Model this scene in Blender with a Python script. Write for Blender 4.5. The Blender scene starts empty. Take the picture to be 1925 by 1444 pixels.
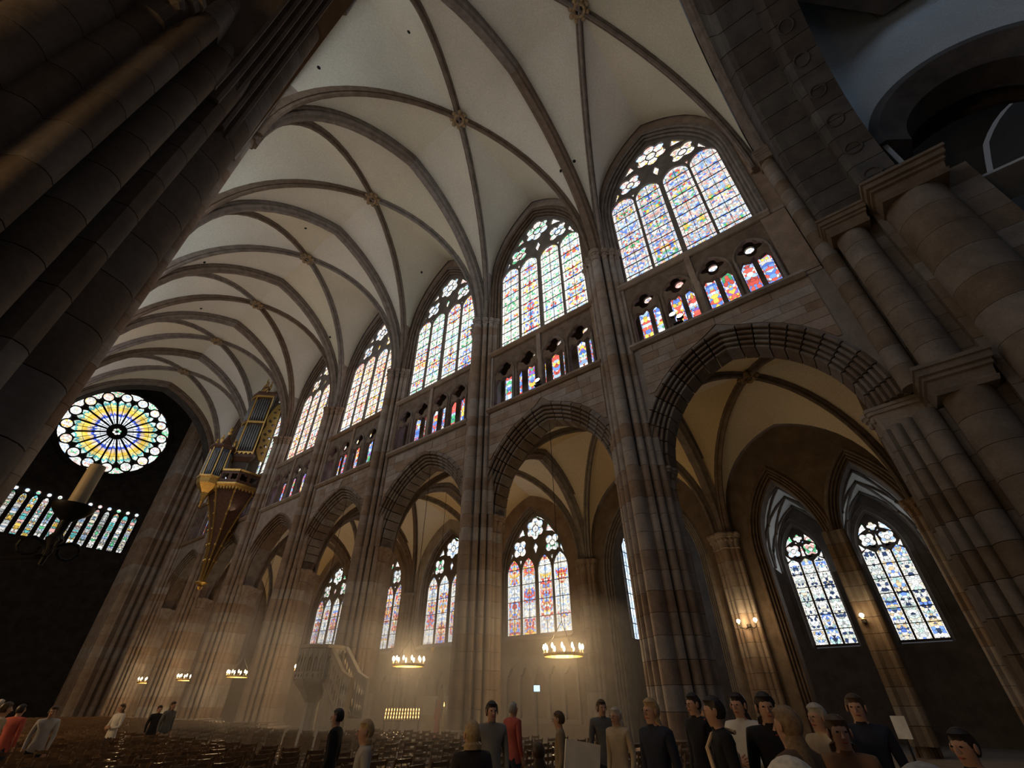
import bpy, math, random
from mathutils import Vector, Matrix, geometry
rnd = random.Random(7)
S = bpy.context.scene
COL = S.collection
PI = math.pi
sin, cos, sqrt = math.sin, math.cos, math.sqrt

# ------------------------------------------------------------------ camera
CAM = Vector((-7.90, -10.51, 2.0))
YAW, PITCH, ROLL, FPX = 0.9046, 0.6244, -0.0028, 829.8
cy_, sy_, cp_, sp_ = cos(YAW), sin(YAW), cos(PITCH), sin(PITCH)
FWD = Vector((sy_ * cp_, cy_ * cp_, sp_))
RGT = Vector((cy_, -sy_, 0))
UPV = RGT.cross(FWD)
r2 = cos(ROLL) * RGT + sin(ROLL) * UPV
u2 = -sin(ROLL) * RGT + cos(ROLL) * UPV
cd = bpy.data.cameras.new('camera')
cam = bpy.data.objects.new('camera', cd)
COL.objects.link(cam)
m = Matrix((( r2.x, u2.x, -FWD.x, CAM.x), (r2.y, u2.y, -FWD.y, CAM.y), (r2.z, u2.z, -FWD.z, CAM.z), (0, 0, 0, 1)))
cam.matrix_world = m
cd.sensor_fit = 'HORIZONTAL'; cd.sensor_width = 36.0; cd.lens = FPX / 1925 * 36.0
cd.clip_start = 0.05; cd.clip_end = 400
S.camera = cam


def to_px(P):
    d = Vector(P) - CAM
    z = d.dot(FWD)
    if z < 0.05:
        return None
    return (962.5 + FPX * d.dot(r2) / z, 722 - FPX * d.dot(u2) / z, z)


# ------------------------------------------------------------------ world, lights, exposure
S.view_settings.view_transform = 'Standard'
S.view_settings.look = 'None'
S.view_settings.gamma = 1.0
S.view_settings.exposure = 0.2
try:
    S.view_settings.use_curve_mapping = False
except Exception:
    pass
W_ = bpy.data.worlds.new('sky'); S.world = W_
W_.use_nodes = True
bg = W_.node_tree.nodes['Background']
bg.inputs[0].default_value = (0.88, 0.90, 1.0, 1)
bg.inputs[1].default_value = 0.045
try:
    S.cycles.max_bounces = 6; S.cycles.diffuse_bounces = 4; S.cycles.glossy_bounces = 2
    S.cycles.transmission_bounces = 4; S.cycles.transparent_max_bounces = 6
    S.cycles.sample_clamp_indirect = 4.0; S.cycles.caustics_reflective = False; S.cycles.caustics_refractive = False
except Exception:
    pass

# daylight through the clerestory and mostly unseen triforium floods added to brighten the vault (area lights)
def area(name, loc, target, sx, sy, power, col):
    l = bpy.data.lights.new(name, 'AREA'); l.shape = 'RECTANGLE'; l.size = sx; l.size_y = sy
    l.energy = power; l.color = col
    o = bpy.data.objects.new(name, l); COL.objects.link(o)
    o.location = loc
    d = Vector(target) - Vector(loc)
    o.rotation_euler = d.to_track_quat('-Z', 'Y').to_euler()
    return o

BAYC = [-8.7, -0.2, 8.4, 16.85, 25.1, 33.15, 41.2]
PIER = [-13.1, -4.5, 4.1, 12.7, 21.0, 29.2, 37.1, 45.3]
DAY = (0.86, 0.93, 1.0)
FLOOD = (1.0, 0.86, 0.66)
for k, yc in enumerate(BAYC):
    f = (1.0, 1.0, .9, .8, .6, .38, .16)[k]
    area('daylight', (-7.0, yc, 25.0), (2.0, yc, 15.0), 5.6, 8.5, 86 * f, DAY)
    area('flood_lamp', (-6.7, yc, 15.6), (1.5, yc, 31.0), 4.5, .4, 17 * f, FLOOD)  # unseen left floods, added as fill for the vault
    area('flood_lamp', (6.6, yc, 15.6), (-2.5, yc, 31.0), 4.5, .4, 17 * f, FLOOD)  # one per bay, mostly unseen, added as fill for the vault
area('chapel_daylight', (24.6, -9.2, 7.4), (19.0, -8.5, 12.5), 6.0, 4.5, 60, DAY)
area('dome_daylight', (-2.0, -22.0, 33.0), (4.5, -19.0, 20.0), 5, 5, 210, (0.58, 0.76, 1.0))

# ------------------------------------------------------------------ node helpers / materials
def newmat(name):
    mt = bpy.data.materials.new(name); mt.use_nodes = True
    nt = mt.node_tree
    for n in list(nt.nodes):
        nt.nodes.remove(n)
    out = nt.nodes.new('ShaderNodeOutputMaterial')
    return mt, nt, out


def N(nt, t, **kw):
    n = nt.nodes.new(t)
    for k, v in kw.items():
        setattr(n, k, v)
    return n


def math_n(nt, op, a, b=None, clamp=False):
    n = nt.nodes.new('ShaderNodeMath'); n.operation = op; n.use_clamp = clamp
    for i, v in enumerate((a, b)):
        if v is None: continue
        if isinstance(v, (int, float)): n.inputs[i].default_value = v
        else: nt.links.new(v, n.inputs[i])
    return n.outputs[0]


def mixc(nt, fac, a, b, mode='MIX'):
    n = nt.nodes.new('ShaderNodeMix'); n.data_type = 'RGBA'; n.blend_type = mode
    for sock, v in ((n.inputs[0], fac), (n.inputs[6], a), (n.inputs[7], b)):
        if isinstance(v, (int, float)): sock.default_value = v
        elif isinstance(v, tuple): sock.default_value = (*v, 1) if len(v) == 3 else v
        else: nt.links.new(v, sock)
    return n.outputs[2]


def ramp(nt, fac, stops, interp='LINEAR'):
    n = nt.nodes.new('ShaderNodeValToRGB'); n.color_ramp.interpolation = interp
    e = n.color_ramp.elements
    while len(e) < len(stops): e.new(0.5)
    for i, (p, c) in enumerate(stops):
        e[i].position = p; e[i].color = (*c, 1)
    nt.links.new(fac, n.inputs[0])
    return n.outputs[0]


def stone_mat(name, c1, c2, scale=1.6, rough=0.85, bump=0.25, tint=0.3, spec=0.25):
    mt, nt, out = newmat(name)
    b = N(nt, 'ShaderNodeBsdfPrincipled')
    tc = N(nt, 'ShaderNodeTexCoord'); geo = N(nt, 'ShaderNodeNewGeometry'); oi = N(nt, 'ShaderNodeObjectInfo')
    n1 = N(nt, 'ShaderNodeTexNoise'); n1.inputs['Scale'].default_value = scale; n1.inputs['Detail'].default_value = 6
    n2 = N(nt, 'ShaderNodeTexNoise'); n2.inputs['Scale'].default_value = 14; n2.inputs['Detail'].default_value = 4
    nt.links.new(geo.outputs['Position'], n1.inputs['Vector']); nt.links.new(geo.outputs['Position'], n2.inputs['Vector'])
    r = ramp(nt, n1.outputs[0], [(0.3, c1), (0.7, c2)])
    v = math_n(nt, 'MULTIPLY_ADD', oi.outputs['Random'], tint * 2)
    nt.nodes[-1].inputs[2].default_value = 1 - tint
    g = math_n(nt, 'MULTIPLY_ADD', n2.outputs[0], 0.5); nt.nodes[-1].inputs[2].default_value = 0.75
    vg = math_n(nt, 'MULTIPLY', v, g)
    hsv = N(nt, 'ShaderNodeHueSaturation')
    nt.links.new(r, hsv.inputs['Color']); nt.links.new(vg, hsv.inputs['Value'])
    sat = math_n(nt, 'MULTIPLY_ADD', oi.outputs['Random'], -0.9); nt.nodes[-1].inputs[2].default_value = 1.35
    nt.links.new(sat, hsv.inputs['Saturation'])
    nt.links.new(hsv.outputs[0], b.inputs['Base Color'])
    b.inputs['Roughness'].default_value = rough
    b.inputs['Specular IOR Level'].default_value = spec
    bp = N(nt, 'ShaderNodeBump'); bp.inputs['Strength'].default_value = bump; bp.inputs['Distance'].default_value = 0.02
    nt.links.new(n2.outputs[0], bp.inputs['Height']); nt.links.new(bp.outputs[0], b.inputs['Normal'])
    nt.links.new(b.outputs[0], out.inputs[0])
    return mt


def plain(name, c, rough=0.6, metal=0.0, spec=0.4, var=0.15, vscale=6.0, rand=0.0):
    mt, nt, out = newmat(name)
    b = N(nt, 'ShaderNodeBsdfPrincipled')
    n1 = N(nt, 'ShaderNodeTexNoise'); n1.inputs['Scale'].default_value = vscale; n1.inputs['Detail'].default_value = 4
    geo = N(nt, 'ShaderNodeNewGeometry'); nt.links.new(geo.outputs['Position'], n1.inputs['Vector'])
    a = tuple(x * (1 - var) for x in c); d = tuple(min(1, x * (1 + var)) for x in c)
    r = ramp(nt, n1.outputs[0], [(0.3, a), (0.7, d)])
    if rand:
        oi = N(nt, 'ShaderNodeObjectInfo')
        v = math_n(nt, 'MULTIPLY_ADD', oi.outputs['Random'], rand * 2); nt.nodes[-1].inputs[2].default_value = 1 - rand
        h = N(nt, 'ShaderNodeHueSaturation'); nt.links.new(r, h.inputs['Color']); nt.links.new(v, h.inputs['Value']); r = h.outputs[0]
    nt.links.new(r, b.inputs['Base Color'])
    b.inputs['Roughness'].default_value = rough; b.inputs['Metallic'].default_value = metal
    b.inputs['Specular IOR Level'].default_value = spec
    nt.links.new(b.outputs[0], out.inputs[0])
    return mt


def emit(name, c, s):
    mt, nt, out = newmat(name)
    e = N(nt, 'ShaderNodeEmission'); e.inputs[0].default_value = (*c, 1); e.inputs[1].default_value = s
    nt.links.new(e.outputs[0], out.inputs[0])
    return mt


STONE = stone_mat('sandstone', (0.20, 0.150, 0.118), (0.30, 0.235, 0.19), tint=0.14)
STONE_RIB = stone_mat('rib_sandstone', (0.12, 0.092, 0.074), (0.20, 0.158, 0.13), scale=2.5, tint=0.18)
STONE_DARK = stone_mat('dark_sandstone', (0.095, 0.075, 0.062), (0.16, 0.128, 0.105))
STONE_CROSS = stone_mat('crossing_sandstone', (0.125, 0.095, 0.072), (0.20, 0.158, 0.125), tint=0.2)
SOOT = stone_mat('soot_dark_sandstone', (0.045, 0.038, 0.034), (0.08, 0.068, 0.06), tint=0.15)  # same sandstone, with the shade of the crossing arches put into its colour
MORTAR = stone_mat('mortar', (0.17, 0.135, 0.11), (0.23, 0.185, 0.155), tint=0.02)
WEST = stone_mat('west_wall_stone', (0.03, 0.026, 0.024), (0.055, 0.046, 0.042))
PULPIT = stone_mat('pulpit_stone', (0.40, 0.33, 0.25), (0.52, 0.44, 0.34), tint=0.05)
PLASTER = stone_mat('vault_plaster', (0.53, 0.505, 0.425), (0.61, 0.58, 0.495), scale=.35, bump=0.05, tint=0.03)
PLASTER_A = stone_mat('aisle_plaster', (0.62, 0.52, 0.36), (0.70, 0.60, 0.44), scale=.35, bump=0.05, tint=0.03)  # vault plaster with the warm lamp light put into its colour
PLASTER_C = stone_mat('chapel_plaster', (0.52, 0.51, 0.48), (0.60, 0.59, 0.56), scale=.5, bump=0.05, tint=0.03)
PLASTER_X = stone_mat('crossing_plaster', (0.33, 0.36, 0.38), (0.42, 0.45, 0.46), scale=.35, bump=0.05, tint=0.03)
FLOORM = stone_mat('floor_flagstone', (0.17, 0.14, 0.11), (0.26, 0.21, 0.17), rough=0.5, tint=0.15, spec=.4)
IRON = plain('wrought_iron', (0.025, 0.022, 0.02), rough=0.5, metal=0.6)
LEAD = plain('lead_bars', (0.02, 0.02, 0.02), rough=0.7)
GOLD = plain('gilt', (0.60, 0.40, 0.13), rough=0.35, metal=0.8, var=.3, vscale=12)
OAK = plain('dark_oak', (0.05, 0.030, 0.018), rough=0.5, var=.35)
OAKRED = plain('red_oak', (0.085, 0.04, 0.024), rough=0.5, var=.3)
BLUEW = plain('blue_panel', (0.035, 0.055, 0.085), rough=0.45)
PIPE = plain('tin_pipe', (0.16, 0.17, 0.18), rough=0.4, metal=0.7)
WOODC = plain('chair_wood', (0.16, 0.095, 0.05), rough=0.17, spec=0.8, var=.3, rand=.3)
RUSH = plain('rush_seat', (0.22, 0.15, 0.08), rough=0.45, var=.3)
WAX = plain('candle_wax', (0.72, 0.58, 0.36), rough=0.5)
BOSSM = plain('boss_stone', (0.24, 0.16, 0.085), rough=0.6, var=.4, vscale=9)
HOLEM = plain('dark_hole', (0.008, 0.008, 0.008), rough=1.0)
BULB = emit('lit_bulb', (1.0, 0.74, 0.40), 34)
BULB2 = emit('lit_flood', (1.0, 0.93, 0.84), 14)
FLAME = emit('candle_flame', (1.0, 0.55, 0.16), 5)
SCREEN = emit('lit_screen', (0.6, 0.85, 1.0), 1.6)


def glass_mat(name, pal, pal2, border, cell=7.0, strength=1.0, bw=0.78, lead=0.05, share=0.55):
    """stained glass lit from outside: small coloured pieces, lead lines, pale border strip"""
    mt, nt, out = newmat(name)
    uv = N(nt, 'ShaderNodeUVMap', uv_map='metres'); uvn = N(nt, 'ShaderNodeUVMap', uv_map='edge')
    oi = N(nt, 'ShaderNodeObjectInfo')
    off = math_n(nt, 'MULTIPLY', oi.outputs['Random'], 97.0)
    cmb = N(nt, 'ShaderNodeCombineXYZ'); nt.links.new(off, cmb.inputs[0]); nt.links.new(off, cmb.inputs[2])
    add = N(nt, 'ShaderNodeVectorMath', operation='ADD'); 
    mir = N(nt, 'ShaderNodeSeparateXYZ'); nt.links.new(uv.outputs[0], mir.inputs[0])
    mc = N(nt, 'ShaderNodeCombineXYZ'); nt.links.new(math_n(nt, 'ABSOLUTE', mir.outputs[0]), mc.inputs[0]); nt.links.new(mir.outputs[1], mc.inputs[1])
    nt.links.new(mc.outputs[0], add.inputs[0]); nt.links.new(cmb.outputs[0], add.inputs[1])
    # mirror symmetric figure panels: |x|
    def vor(scale, feat='F1'):
        v = N(nt, 'ShaderNodeTexVoronoi', feature=feat); v.inputs['Scale'].default_value = scale
        nt.links.new(add.outputs[0], v.inputs['Vector']); return v
    v1 = vor(cell); sp = N(nt, 'ShaderNodeSeparateColor'); nt.links.new(v1.outputs['Color'], sp.inputs[0])
    v0 = N(nt, 'ShaderNodeTexVoronoi'); v0.inputs['Scale'].default_value = cell * .13
    c0 = N(nt, 'ShaderNodeCombineXYZ'); nt.links.new(math_n(nt, 'MULTIPLY', mc.inputs[1].links[0].from_socket, 1.0), c0.inputs[1]); nt.links.new(off, c0.inputs[2]); nt.links.new(math_n(nt, 'MULTIPLY', mc.inputs[0].links[0].from_socket, .35), c0.inputs[0]); nt.links.new(c0.outputs[0], v0.inputs['Vector'])
    sp0 = N(nt, 'ShaderNodeSeparateColor'); nt.links.new(v0.outputs['Color'], sp0.inputs[0])
    n = len(pal); c1 = ramp(nt, sp.outputs[0], [(i / n, c) for i, c in enumerate(pal)], 'CONSTANT')
    n2 = len(pal2); c2 = ramp(nt, sp.outputs[1], [(i / n2, c) for i, c in enumerate(pal2)], 'CONSTANT')
    pick = math_n(nt, 'GREATER_THAN', sp0.outputs[0], share)
    c = mixc(nt, pick, c1, c2)
    br = math_n(nt, 'MULTIPLY_ADD', sp.outputs[2], 0.7); nt.nodes[-1].inputs[2].default_value = 0.6
    c = mixc(nt, 1.0, c, br, 'MULTIPLY')
    # border
    sx = N(nt, 'ShaderNodeSeparateXYZ'); nt.links.new(uvn.outputs[0], sx.inputs[0])
    ax = math_n(nt, 'ABSOLUTE', sx.outputs[0])
    isb = math_n(nt, 'GREATER_THAN', ax, bw)
    v3 = vor(cell * 1.6); sp3 = N(nt, 'ShaderNodeSeparateColor'); nt.links.new(v3.outputs['Color'], sp3.inputs[0])
    nb = len(border); cb = ramp(nt, sp3.outputs[0], [(i / nb, x) for i, x in enumerate(border)], 'CONSTANT')
    c = mixc(nt, isb, c, cb)
    ve = vor(cell, 'DISTANCE_TO_EDGE')
    ld = math_n(nt, 'LESS_THAN', ve.outputs['Distance'], lead)
    d1 = math_n(nt, 'ABSOLUTE', math_n(nt, 'SUBTRACT', ax, bw))
    ld2 = math_n(nt, 'LESS_THAN', d1, 0.02)
    ldm = math_n(nt, 'MAXIMUM', math_n(nt, 'MULTIPLY', ld, 0.8), math_n(nt, 'MULTIPLY', ld2, .8))
    c = mixc(nt, ldm, c, (0.02, 0.02, 0.024))
    e = N(nt, 'ShaderNodeEmission'); e.inputs[1].default_value = strength
    nt.links.new(c, e.inputs[0]); nt.links.new(e.outputs[0], out.inputs[0])
    return mt


WH = (1.0, .98, .94); CR = (.95, .86, .66); BL = (.16, .30, .90); LB = (.45, .66, 1.0); RD = (.80, .13, .10)
YE = (1.0, .66, .12); GR = (.12, .55, .25); PK = (.9, .5, .45); PU = (.35, .15, .6); GY = (.62, .66, .66); TE = (.15, .62, .62); DK = (.03, .05, .12)
G_VIVID = glass_mat('vivid_medieval_glass', [BL, LB, WH, PK, CR, LB, GY, PK, WH], [RD, YE, GR, WH, BL, CR, LB, PK, GY], [WH, PK, LB, CR, WH, GY], cell=8.0, strength=1.08, lead=.03)
G_PALE = glass_mat('pale_clerestory_glass', [WH, CR, GY, WH, LB, CR, GR, WH], [LB, BL, WH, YE, RD, CR], [WH, CR, GY, WH], cell=7.5, strength=1.3, lead=.025)
G_WARM = glass_mat('warm_clerestory_glass', [WH, CR, PK, WH, YE, CR, LB, RD], [RD, LB, WH, YE, CR, PK], [WH, CR, CR, WH], cell=7.5, strength=1.3, lead=.025)
G_AISLE = glass_mat('aisle_figure_glass', [GY, CR, WH, WH, LB, GY, CR, WH], [RD, LB, YE, CR, PK, BL, (.9, .55, .25), RD], [WH, WH, WH, CR], share=.36, cell=8.5, strength=1.12, bw=.8, lead=.025)
G_TRIF = glass_mat('triforium_glass', [BL, RD, LB, BL, YE, WH, RD], [LB, WH, PU, GR, BL, RD, YE], [WH, RD, BL, LB], cell=5.0, strength=1.2, bw=.82, lead=.03)
G_CHAP = glass_mat('chapel_grisaille_glass', [WH, GY, WH, (.55, .72, .66), CR, WH, DK, GY], [WH, BL, GY, WH, (.8, .6, .35), (.4, .62, .6), DK], [WH, GY, CR, WH], cell=7.0, strength=1.25, bw=.86, lead=.05)
G_PLAIN = glass_mat('plain_bluish_quarries', [(.55, .74, 1.0), (.66, .82, 1.0), (.72, .86, 1.0)], [(.6, .78, 1.0), (.75, .88, 1.0)], [(.8, .9, 1.0)], cell=3.0, strength=1.5, bw=.9, lead=.03)
G_ROUND = glass_mat('roundel_glass', [CR, WH, PK, WH, CR, YE, GY], [WH, CR, LB, WH, PK], [CR, WH, PK], cell=6.0, strength=1.4, bw=2.0, lead=.04)
G_ROUND_B = glass_mat('white_roundel_glass', [WH, WH, GY, WH, CR, LB], [WH, GR, WH, GY, PK], [WH], cell=6.0, strength=1.4, bw=2.0, lead=.04)
G_GALL = glass_mat('gallery_glass', [WH, GY, LB, WH, CR, GR], [WH, YE, PK, GY, TE], [WH, GY], cell=3.2, strength=.8, bw=.85, lead=.08)


def rose_mat():
    mt, nt, out = newmat('rose_petal_glass')
    uv = N(nt, 'ShaderNodeUVMap', uv_map='metres')
    sx = N(nt, 'ShaderNodeSeparateXYZ'); nt.links.new(uv.outputs[0], sx.inputs[0])
    oi = N(nt, 'ShaderNodeObjectInfo')
    no = N(nt, 'ShaderNodeTexVoronoi'); no.inputs['Scale'].default_value = 5.0
    cm = N(nt, 'ShaderNodeCombineXYZ'); nt.links.new(sx.outputs[0], cm.inputs[0]); nt.links.new(sx.outputs[1], cm.inputs[1])
    nt.links.new(math_n(nt, 'MULTIPLY', oi.outputs['Random'], 50.0), cm.inputs[2]); nt.links.new(cm.outputs[0], no.inputs['Vector'])
    jit = math_n(nt, 'MULTIPLY_ADD', no.outputs['Distance'], 0.10); nt.nodes[-1].inputs[2].default_value = -.03
    r = math_n(nt, 'ADD', sx.outputs[1], jit)       # radius 0..1
    sp = N(nt, 'ShaderNodeSeparateColor'); nt.links.new(no.outputs['Color'], sp.inputs[0])
    base = ramp(nt, r, [(0.0, (.86, .92, 1.0)), (0.395, (.08, .16, .85)), (0.46, (.95, .72, .50)), (0.53, (1.0, .66, .10)), (0.62, (.95, .80, .30)), (0.695, (.10, .45, .48)), (0.735, (.72, .92, .80)), (.80, (.9, .95, .9))], 'CONSTANT')
    v = math_n(nt, 'MULTIPLY_ADD', sp.outputs[0], 0.8); nt.nodes[-1].inputs[2].default_value = .5
    inner = math_n(nt, 'LESS_THAN', r, 0.40)
    v = math_n(nt, 'MAXIMUM', v, inner)
    c = mixc(nt, 1.0, base, v, 'MULTIPLY')
    e = N(nt, 'ShaderNodeEmission'); e.inputs[1].default_value = 1.0
    nt.links.new(c, e.inputs[0]); nt.links.new(e.outputs[0], out.inputs[0])
    return mt


G_ROSE = rose_mat()

# ------------------------------------------------------------------ mesh helpers
class MB:
    def __init__(s):
        s.v = []; s.f = []

    def add(s, vs, fs):
        o = len(s.v); s.v += [tuple(x) for x in vs]; s.f += [tuple(i + o for i in f) for f in fs]
        return s

    def box(s, x0, x1, y0, y1, z0, z1):
        return s.add([(x0, y0, z0), (x1, y0, z0), (x1, y1, z0), (x0, y1, z0), (x0, y0, z1), (x1, y0, z1), (x1, y1, z1), (x0, y1, z1)],
                     [(0, 3, 2, 1), (4, 5, 6, 7), (0, 1, 5, 4), (1, 2, 6, 5), (2, 3, 7, 6), (3, 0, 4, 7)])

    def prism(s, poly, z0, z1, mp=None):
        n = len(poly); mp = mp or (lambda a, b, c: (a, b, c))
        vs = [mp(a, b, z0) for a, b in poly] + [mp(a, b, z1) for a, b in poly]
        return s.add(vs, [tuple(range(n))[::-1], tuple(range(n, 2 * n))] + [(i, (i + 1) % n, n + (i + 1) % n, n + i) for i in range(n)])

    def rings(s, rs, closed=True, caps=True):
        """list of rings (same number of points)"""
        n = len(rs[0]); vs = [p for r in rs for p in r]; fs = []
        for j in range(len(rs) - 1):
            for i in range(n if closed else n - 1):
                a = j * n + i; b = j * n + (i + 1) % n
                fs.append((a, b, b + n, a + n))
        if caps and closed:
            fs.append(tuple(range(n))[::-1]); fs.append(tuple((len(rs) - 1) * n + i for i in range(n)))
        return s.add(vs, fs)

    def lathe(s, prof, n=16, c=(0, 0, 0), sy=1.0):
        return s.rings([[(c[0] + r * cos(2 * PI * i / n), c[1] + sy * r * sin(2 * PI * i / n), c[2] + z) for i in range(n)] for r, z in prof])

    def tube(s, pts, r, n=6):
        pts = [Vector(p) for p in pts]; rr = r if isinstance(r, (list, tuple)) else [r] * len(pts); rs = []
        for i, p in enumerate(pts):
            t = (pts[min(i + 1, len(pts) - 1)] - pts[max(i - 1, 0)]).normalized()
            a = t.cross(Vector((0, 0, 1)) if abs(t.z) < .9 else Vector((1, 0, 0))).normalized(); b = t.cross(a)
            rs.append([tuple(p + rr[i] * (cos(2 * PI * k / n) * a + sin(2 * PI * k / n) * b)) for k in range(n)])
        return s.rings(rs)

    def ball(s, c, r, n=10, m_=6, sc=(1, 1, 1)):
        rs = []
        for j in range(m_ + 1):
            th = PI * (j + .02) / (m_ + .04)
            rs.append([(c[0] + sc[0] * r * sin(th) * cos(2 * PI * i / n), c[1] + sc[1] * r * sin(th) * sin(2 * PI * i / n), c[2] - sc[2] * r * cos(th)) for i in range(n)])
        return s.rings(rs)

    def plate(s, loops, d0, d1, mp):
        pl = [[Vector((u, v, 0)) for u, v in l] for l in loops]
        tr = geometry.tessellate_polygon(pl)
        flat = [p for l in loops for p in l]; n = len(flat)
        vs = [mp(u, v, d0) for u, v in flat] + [mp(u, v, d1) for u, v in flat]
        fs = [tuple(t) for t in tr] + [tuple(i + n for i in t)[::-1] for t in tr]
        o = 0
        for l in loops:
            k = len(l)
            fs += [(o + i, o + (i + 1) % k, n + o + (i + 1) % k, n + o + i) for i in range(k)]
            o += k
        return s.add(vs, fs)

    def obj(s, name, mat, parent=None, smooth=False, loc=None):
        me = bpy.data.meshes.new(name); me.from_pydata(s.v, [], s.f)
        me.materials.append(mat)
        me.validate(); 
        if smooth is not False:
            for p in me.polygons: p.use_smooth = True
            ang = 0.7 if smooth is True else smooth
            try:
                me.set_sharp_from_angle(angle=ang)
            except Exception:
                pass
        fixn(me)
        return mobj(name, me, parent, loc)


def fixn(me):
    import bmesh
    b = bmesh.new(); b.from_mesh(me); bmesh.ops.recalc_face_normals(b, faces=b.faces); b.to_mesh(me); b.free()


def mobj(name, me, parent=None, loc=None):
    o = bpy.data.objects.new(name, me); COL.objects.link(o)
    if parent: o.parent = parent
    if loc: o.location = loc
    return o


def struct(name, label, loc=(0, 0, 0)):
    o = bpy.data.objects.new(name, None); COL.objects.link(o); o.location = loc
    o['kind'] = 'structure'; o['label'] = label
    return o


def thing(name, label, cat, loc=(0, 0, 0), rz=0, group=None):
    o = bpy.data.objects.new(name, None); COL.objects.link(o); o.location = loc; o.rotation_euler = (0, 0, rz)
    o['label'] = label; o['category'] = cat
    if group: o['group'] = group
    return o


def tag(o, label, cat, group=None):
    o['label'] = label; o['category'] = cat
    if group: o['group'] = group
    return o


def dup(root, loc, rz=0, label=None):
    r = root.copy(); COL.objects.link(r); r.location = loc; r.rotation_euler = (0, 0, rz)
    if label: r['label'] = label
    for ch in list(root.children):
        c = ch.copy(); COL.objects.link(c); c.parent = r
        for g in list(ch.children):
            d = g.copy(); COL.objects.link(d); d.parent = c
    return r


def arch_pt(a, h, o, t):
    """point of a pointed arch (half span a, rise h) moved outward by o; t=+-1 at the springing, 0 at the apex, beyond 1 the leg"""
    sg = 1 if t >= 0 else -1; t = abs(t)
    if t > 1: return (sg * (a + o), -(t - 1))
    R = (a * a + h * h) / (2 * a); c = R - a; Ro = R + o
    am = math.acos(max(-1, min(1, c / Ro))); g = am * (1 - t)
    return (sg * (-c + Ro * cos(g)), Ro * sin(g))


def arch_loop(a, h, cx, zs, z0, n=9):
    """closed outline of an arched opening, from the sill z0"""
    p = [(cx - a, z0)] + [(cx + arch_pt(a, h, 0, -1 + i / n)[0], zs + arch_pt(a, h, 0, -1 + i / n)[1]) for i in range(2 * n + 1)] + [(cx + a, z0)]
    q = []
    for x in p:
        if not q or abs(x[0] - q[-1][0]) + abs(x[1] - q[-1][1]) > 1e-4: q.append(x)
    return q


def arch_sweep(mb, prof, a, h, ts, mp):
    mb.rings([[mp(*(arch_pt(a, h, o, t)), d) for o, d in prof] for t in ts])
    return mb


def lin(a, b, n):
    return [a + (b - a) * i / n for i in range(n + 1)]


def circ(cx, cy, r, n=20):
    return [(cx + r * cos(2 * PI * i / n), cy + r * sin(2 * PI * i / n)) for i in range(n)]


def foil(cx, cy, n, R, rot=0.0, per=7):
    rf = R * {3: .47, 4: .43, 5: .385, 6: .345}[n]; rc = R - rf; out = []
    tot = n * per
    for i in range(tot):
        th = rot + 2 * PI * i / tot; best = 0
        for k in range(n):
            d = th - rot - 2 * PI * k / n
            x = rc * cos(d); q = rf * rf - (rc * sin(d)) ** 2
            if q >= 0 and x + sqrt(q) > best: best = x + sqrt(q)
        best = max(best, rc * .62)
        out.append((cx + best * cos(th), cy + best * sin(th)))
    return out


def roll_profile(p0, p1, n, depth_pts, amp=.09):
    """moulding: n rolls with hollows between along the splay p0->p1 (in (offset, depth)), then the given closing points"""
    P0, P1 = Vector(p0), Vector(p1); d = P1 - P0; L = d.length; d /= L; nrm = Vector((-d.y, d.x))
    if nrm.x + nrm.y > 0: nrm = -nrm
    st = L / n; out = []
    for k in range(n):
        c = P0 + d * (st * (k + .5))
        for j in range(5):
            g = PI * (1 - j / 4)
            q = c + d * (st * .34 * cos(g)) + nrm * (amp * sin(g))
            out.append((q.x, q.y))
        if k < n - 1:
            q = P0 + d * (st * (k + 1)) - nrm * (amp * .9); out.append((q.x, q.y))
    return out + list(depth_pts)


def pane(name, loop, d, mp, mat, parent, uc=None, hw=None):
    """one light of glass: polygon with metre and edge coordinates"""
    me = bpy.data.meshes.new(name)
    us = [p[0] for p in loop]; vs_ = [p[1] for p in loop]
    uc = uc if uc is not None else (min(us) + max(us)) / 2; hw = hw or (max(us) - min(us)) / 2
    v0, v1 = min(vs_), max(vs_)
    n = len(loop)
    back = .02
    verts = [mp(u, v, d) for u, v in loop] + [mp(u, v, d + back) for u, v in loop]
    fs = [tuple(range(n)), tuple(range(n, 2 * n))[::-1]] + [(i, n + i, n + (i + 1) % n, (i + 1) % n) for i in range(n)]
    me.from_pydata(verts, [], fs)
    l1 = me.uv_layers.new(name='metres'); l2 = me.uv_layers.new(name='edge')
    for lp in me.loops:
        u, v = loop[lp.vertex_index % n]
        l1.data[lp.index].uv = (u - uc, v); l2.data[lp.index].uv = ((u - uc) / hw, (v - v0) / (v1 - v0))
    me.materials.append(mat)
    return mobj(name, me, parent)


# ------------------------------------------------------------------ floor
fl = struct('floor', 'worn sandstone floor slabs of the nave', (0, 0, .3))  # FLOOR_UP
MB().box(-30, 32, -40, 75, -.3, -.03).obj('slab_bed', MORTAR, fl)
slab = None
ns = 0
for i in range(-7, 10):
    for j in range(-4, 28):
        x = i * 1.2; y = j * 1.2 + (i % 2) * .6
        q = to_px((x, y, 0))
        if q is None or not (-60 < q[0] < 1990 and q[1] < 1500): continue
        if slab is None:
            slab = MB().box(-.59, .59, -.59, .59, -.04, 0).obj('slab', FLOORM, fl)
            slab.location = (x, y, 0)
        elif ns < 290:
            mobj('slab', slab.data, fl, (x, y, rnd.uniform(-.004, .004))); ns += 1

# ------------------------------------------------------------------ nave vault
ZC, ZB, ZT, ZF = 21.9, 31.45, 31.3, 31.9
ceil = struct('ceiling', 'pale plastered rib vault of the nave with brown stone ribs')


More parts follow.
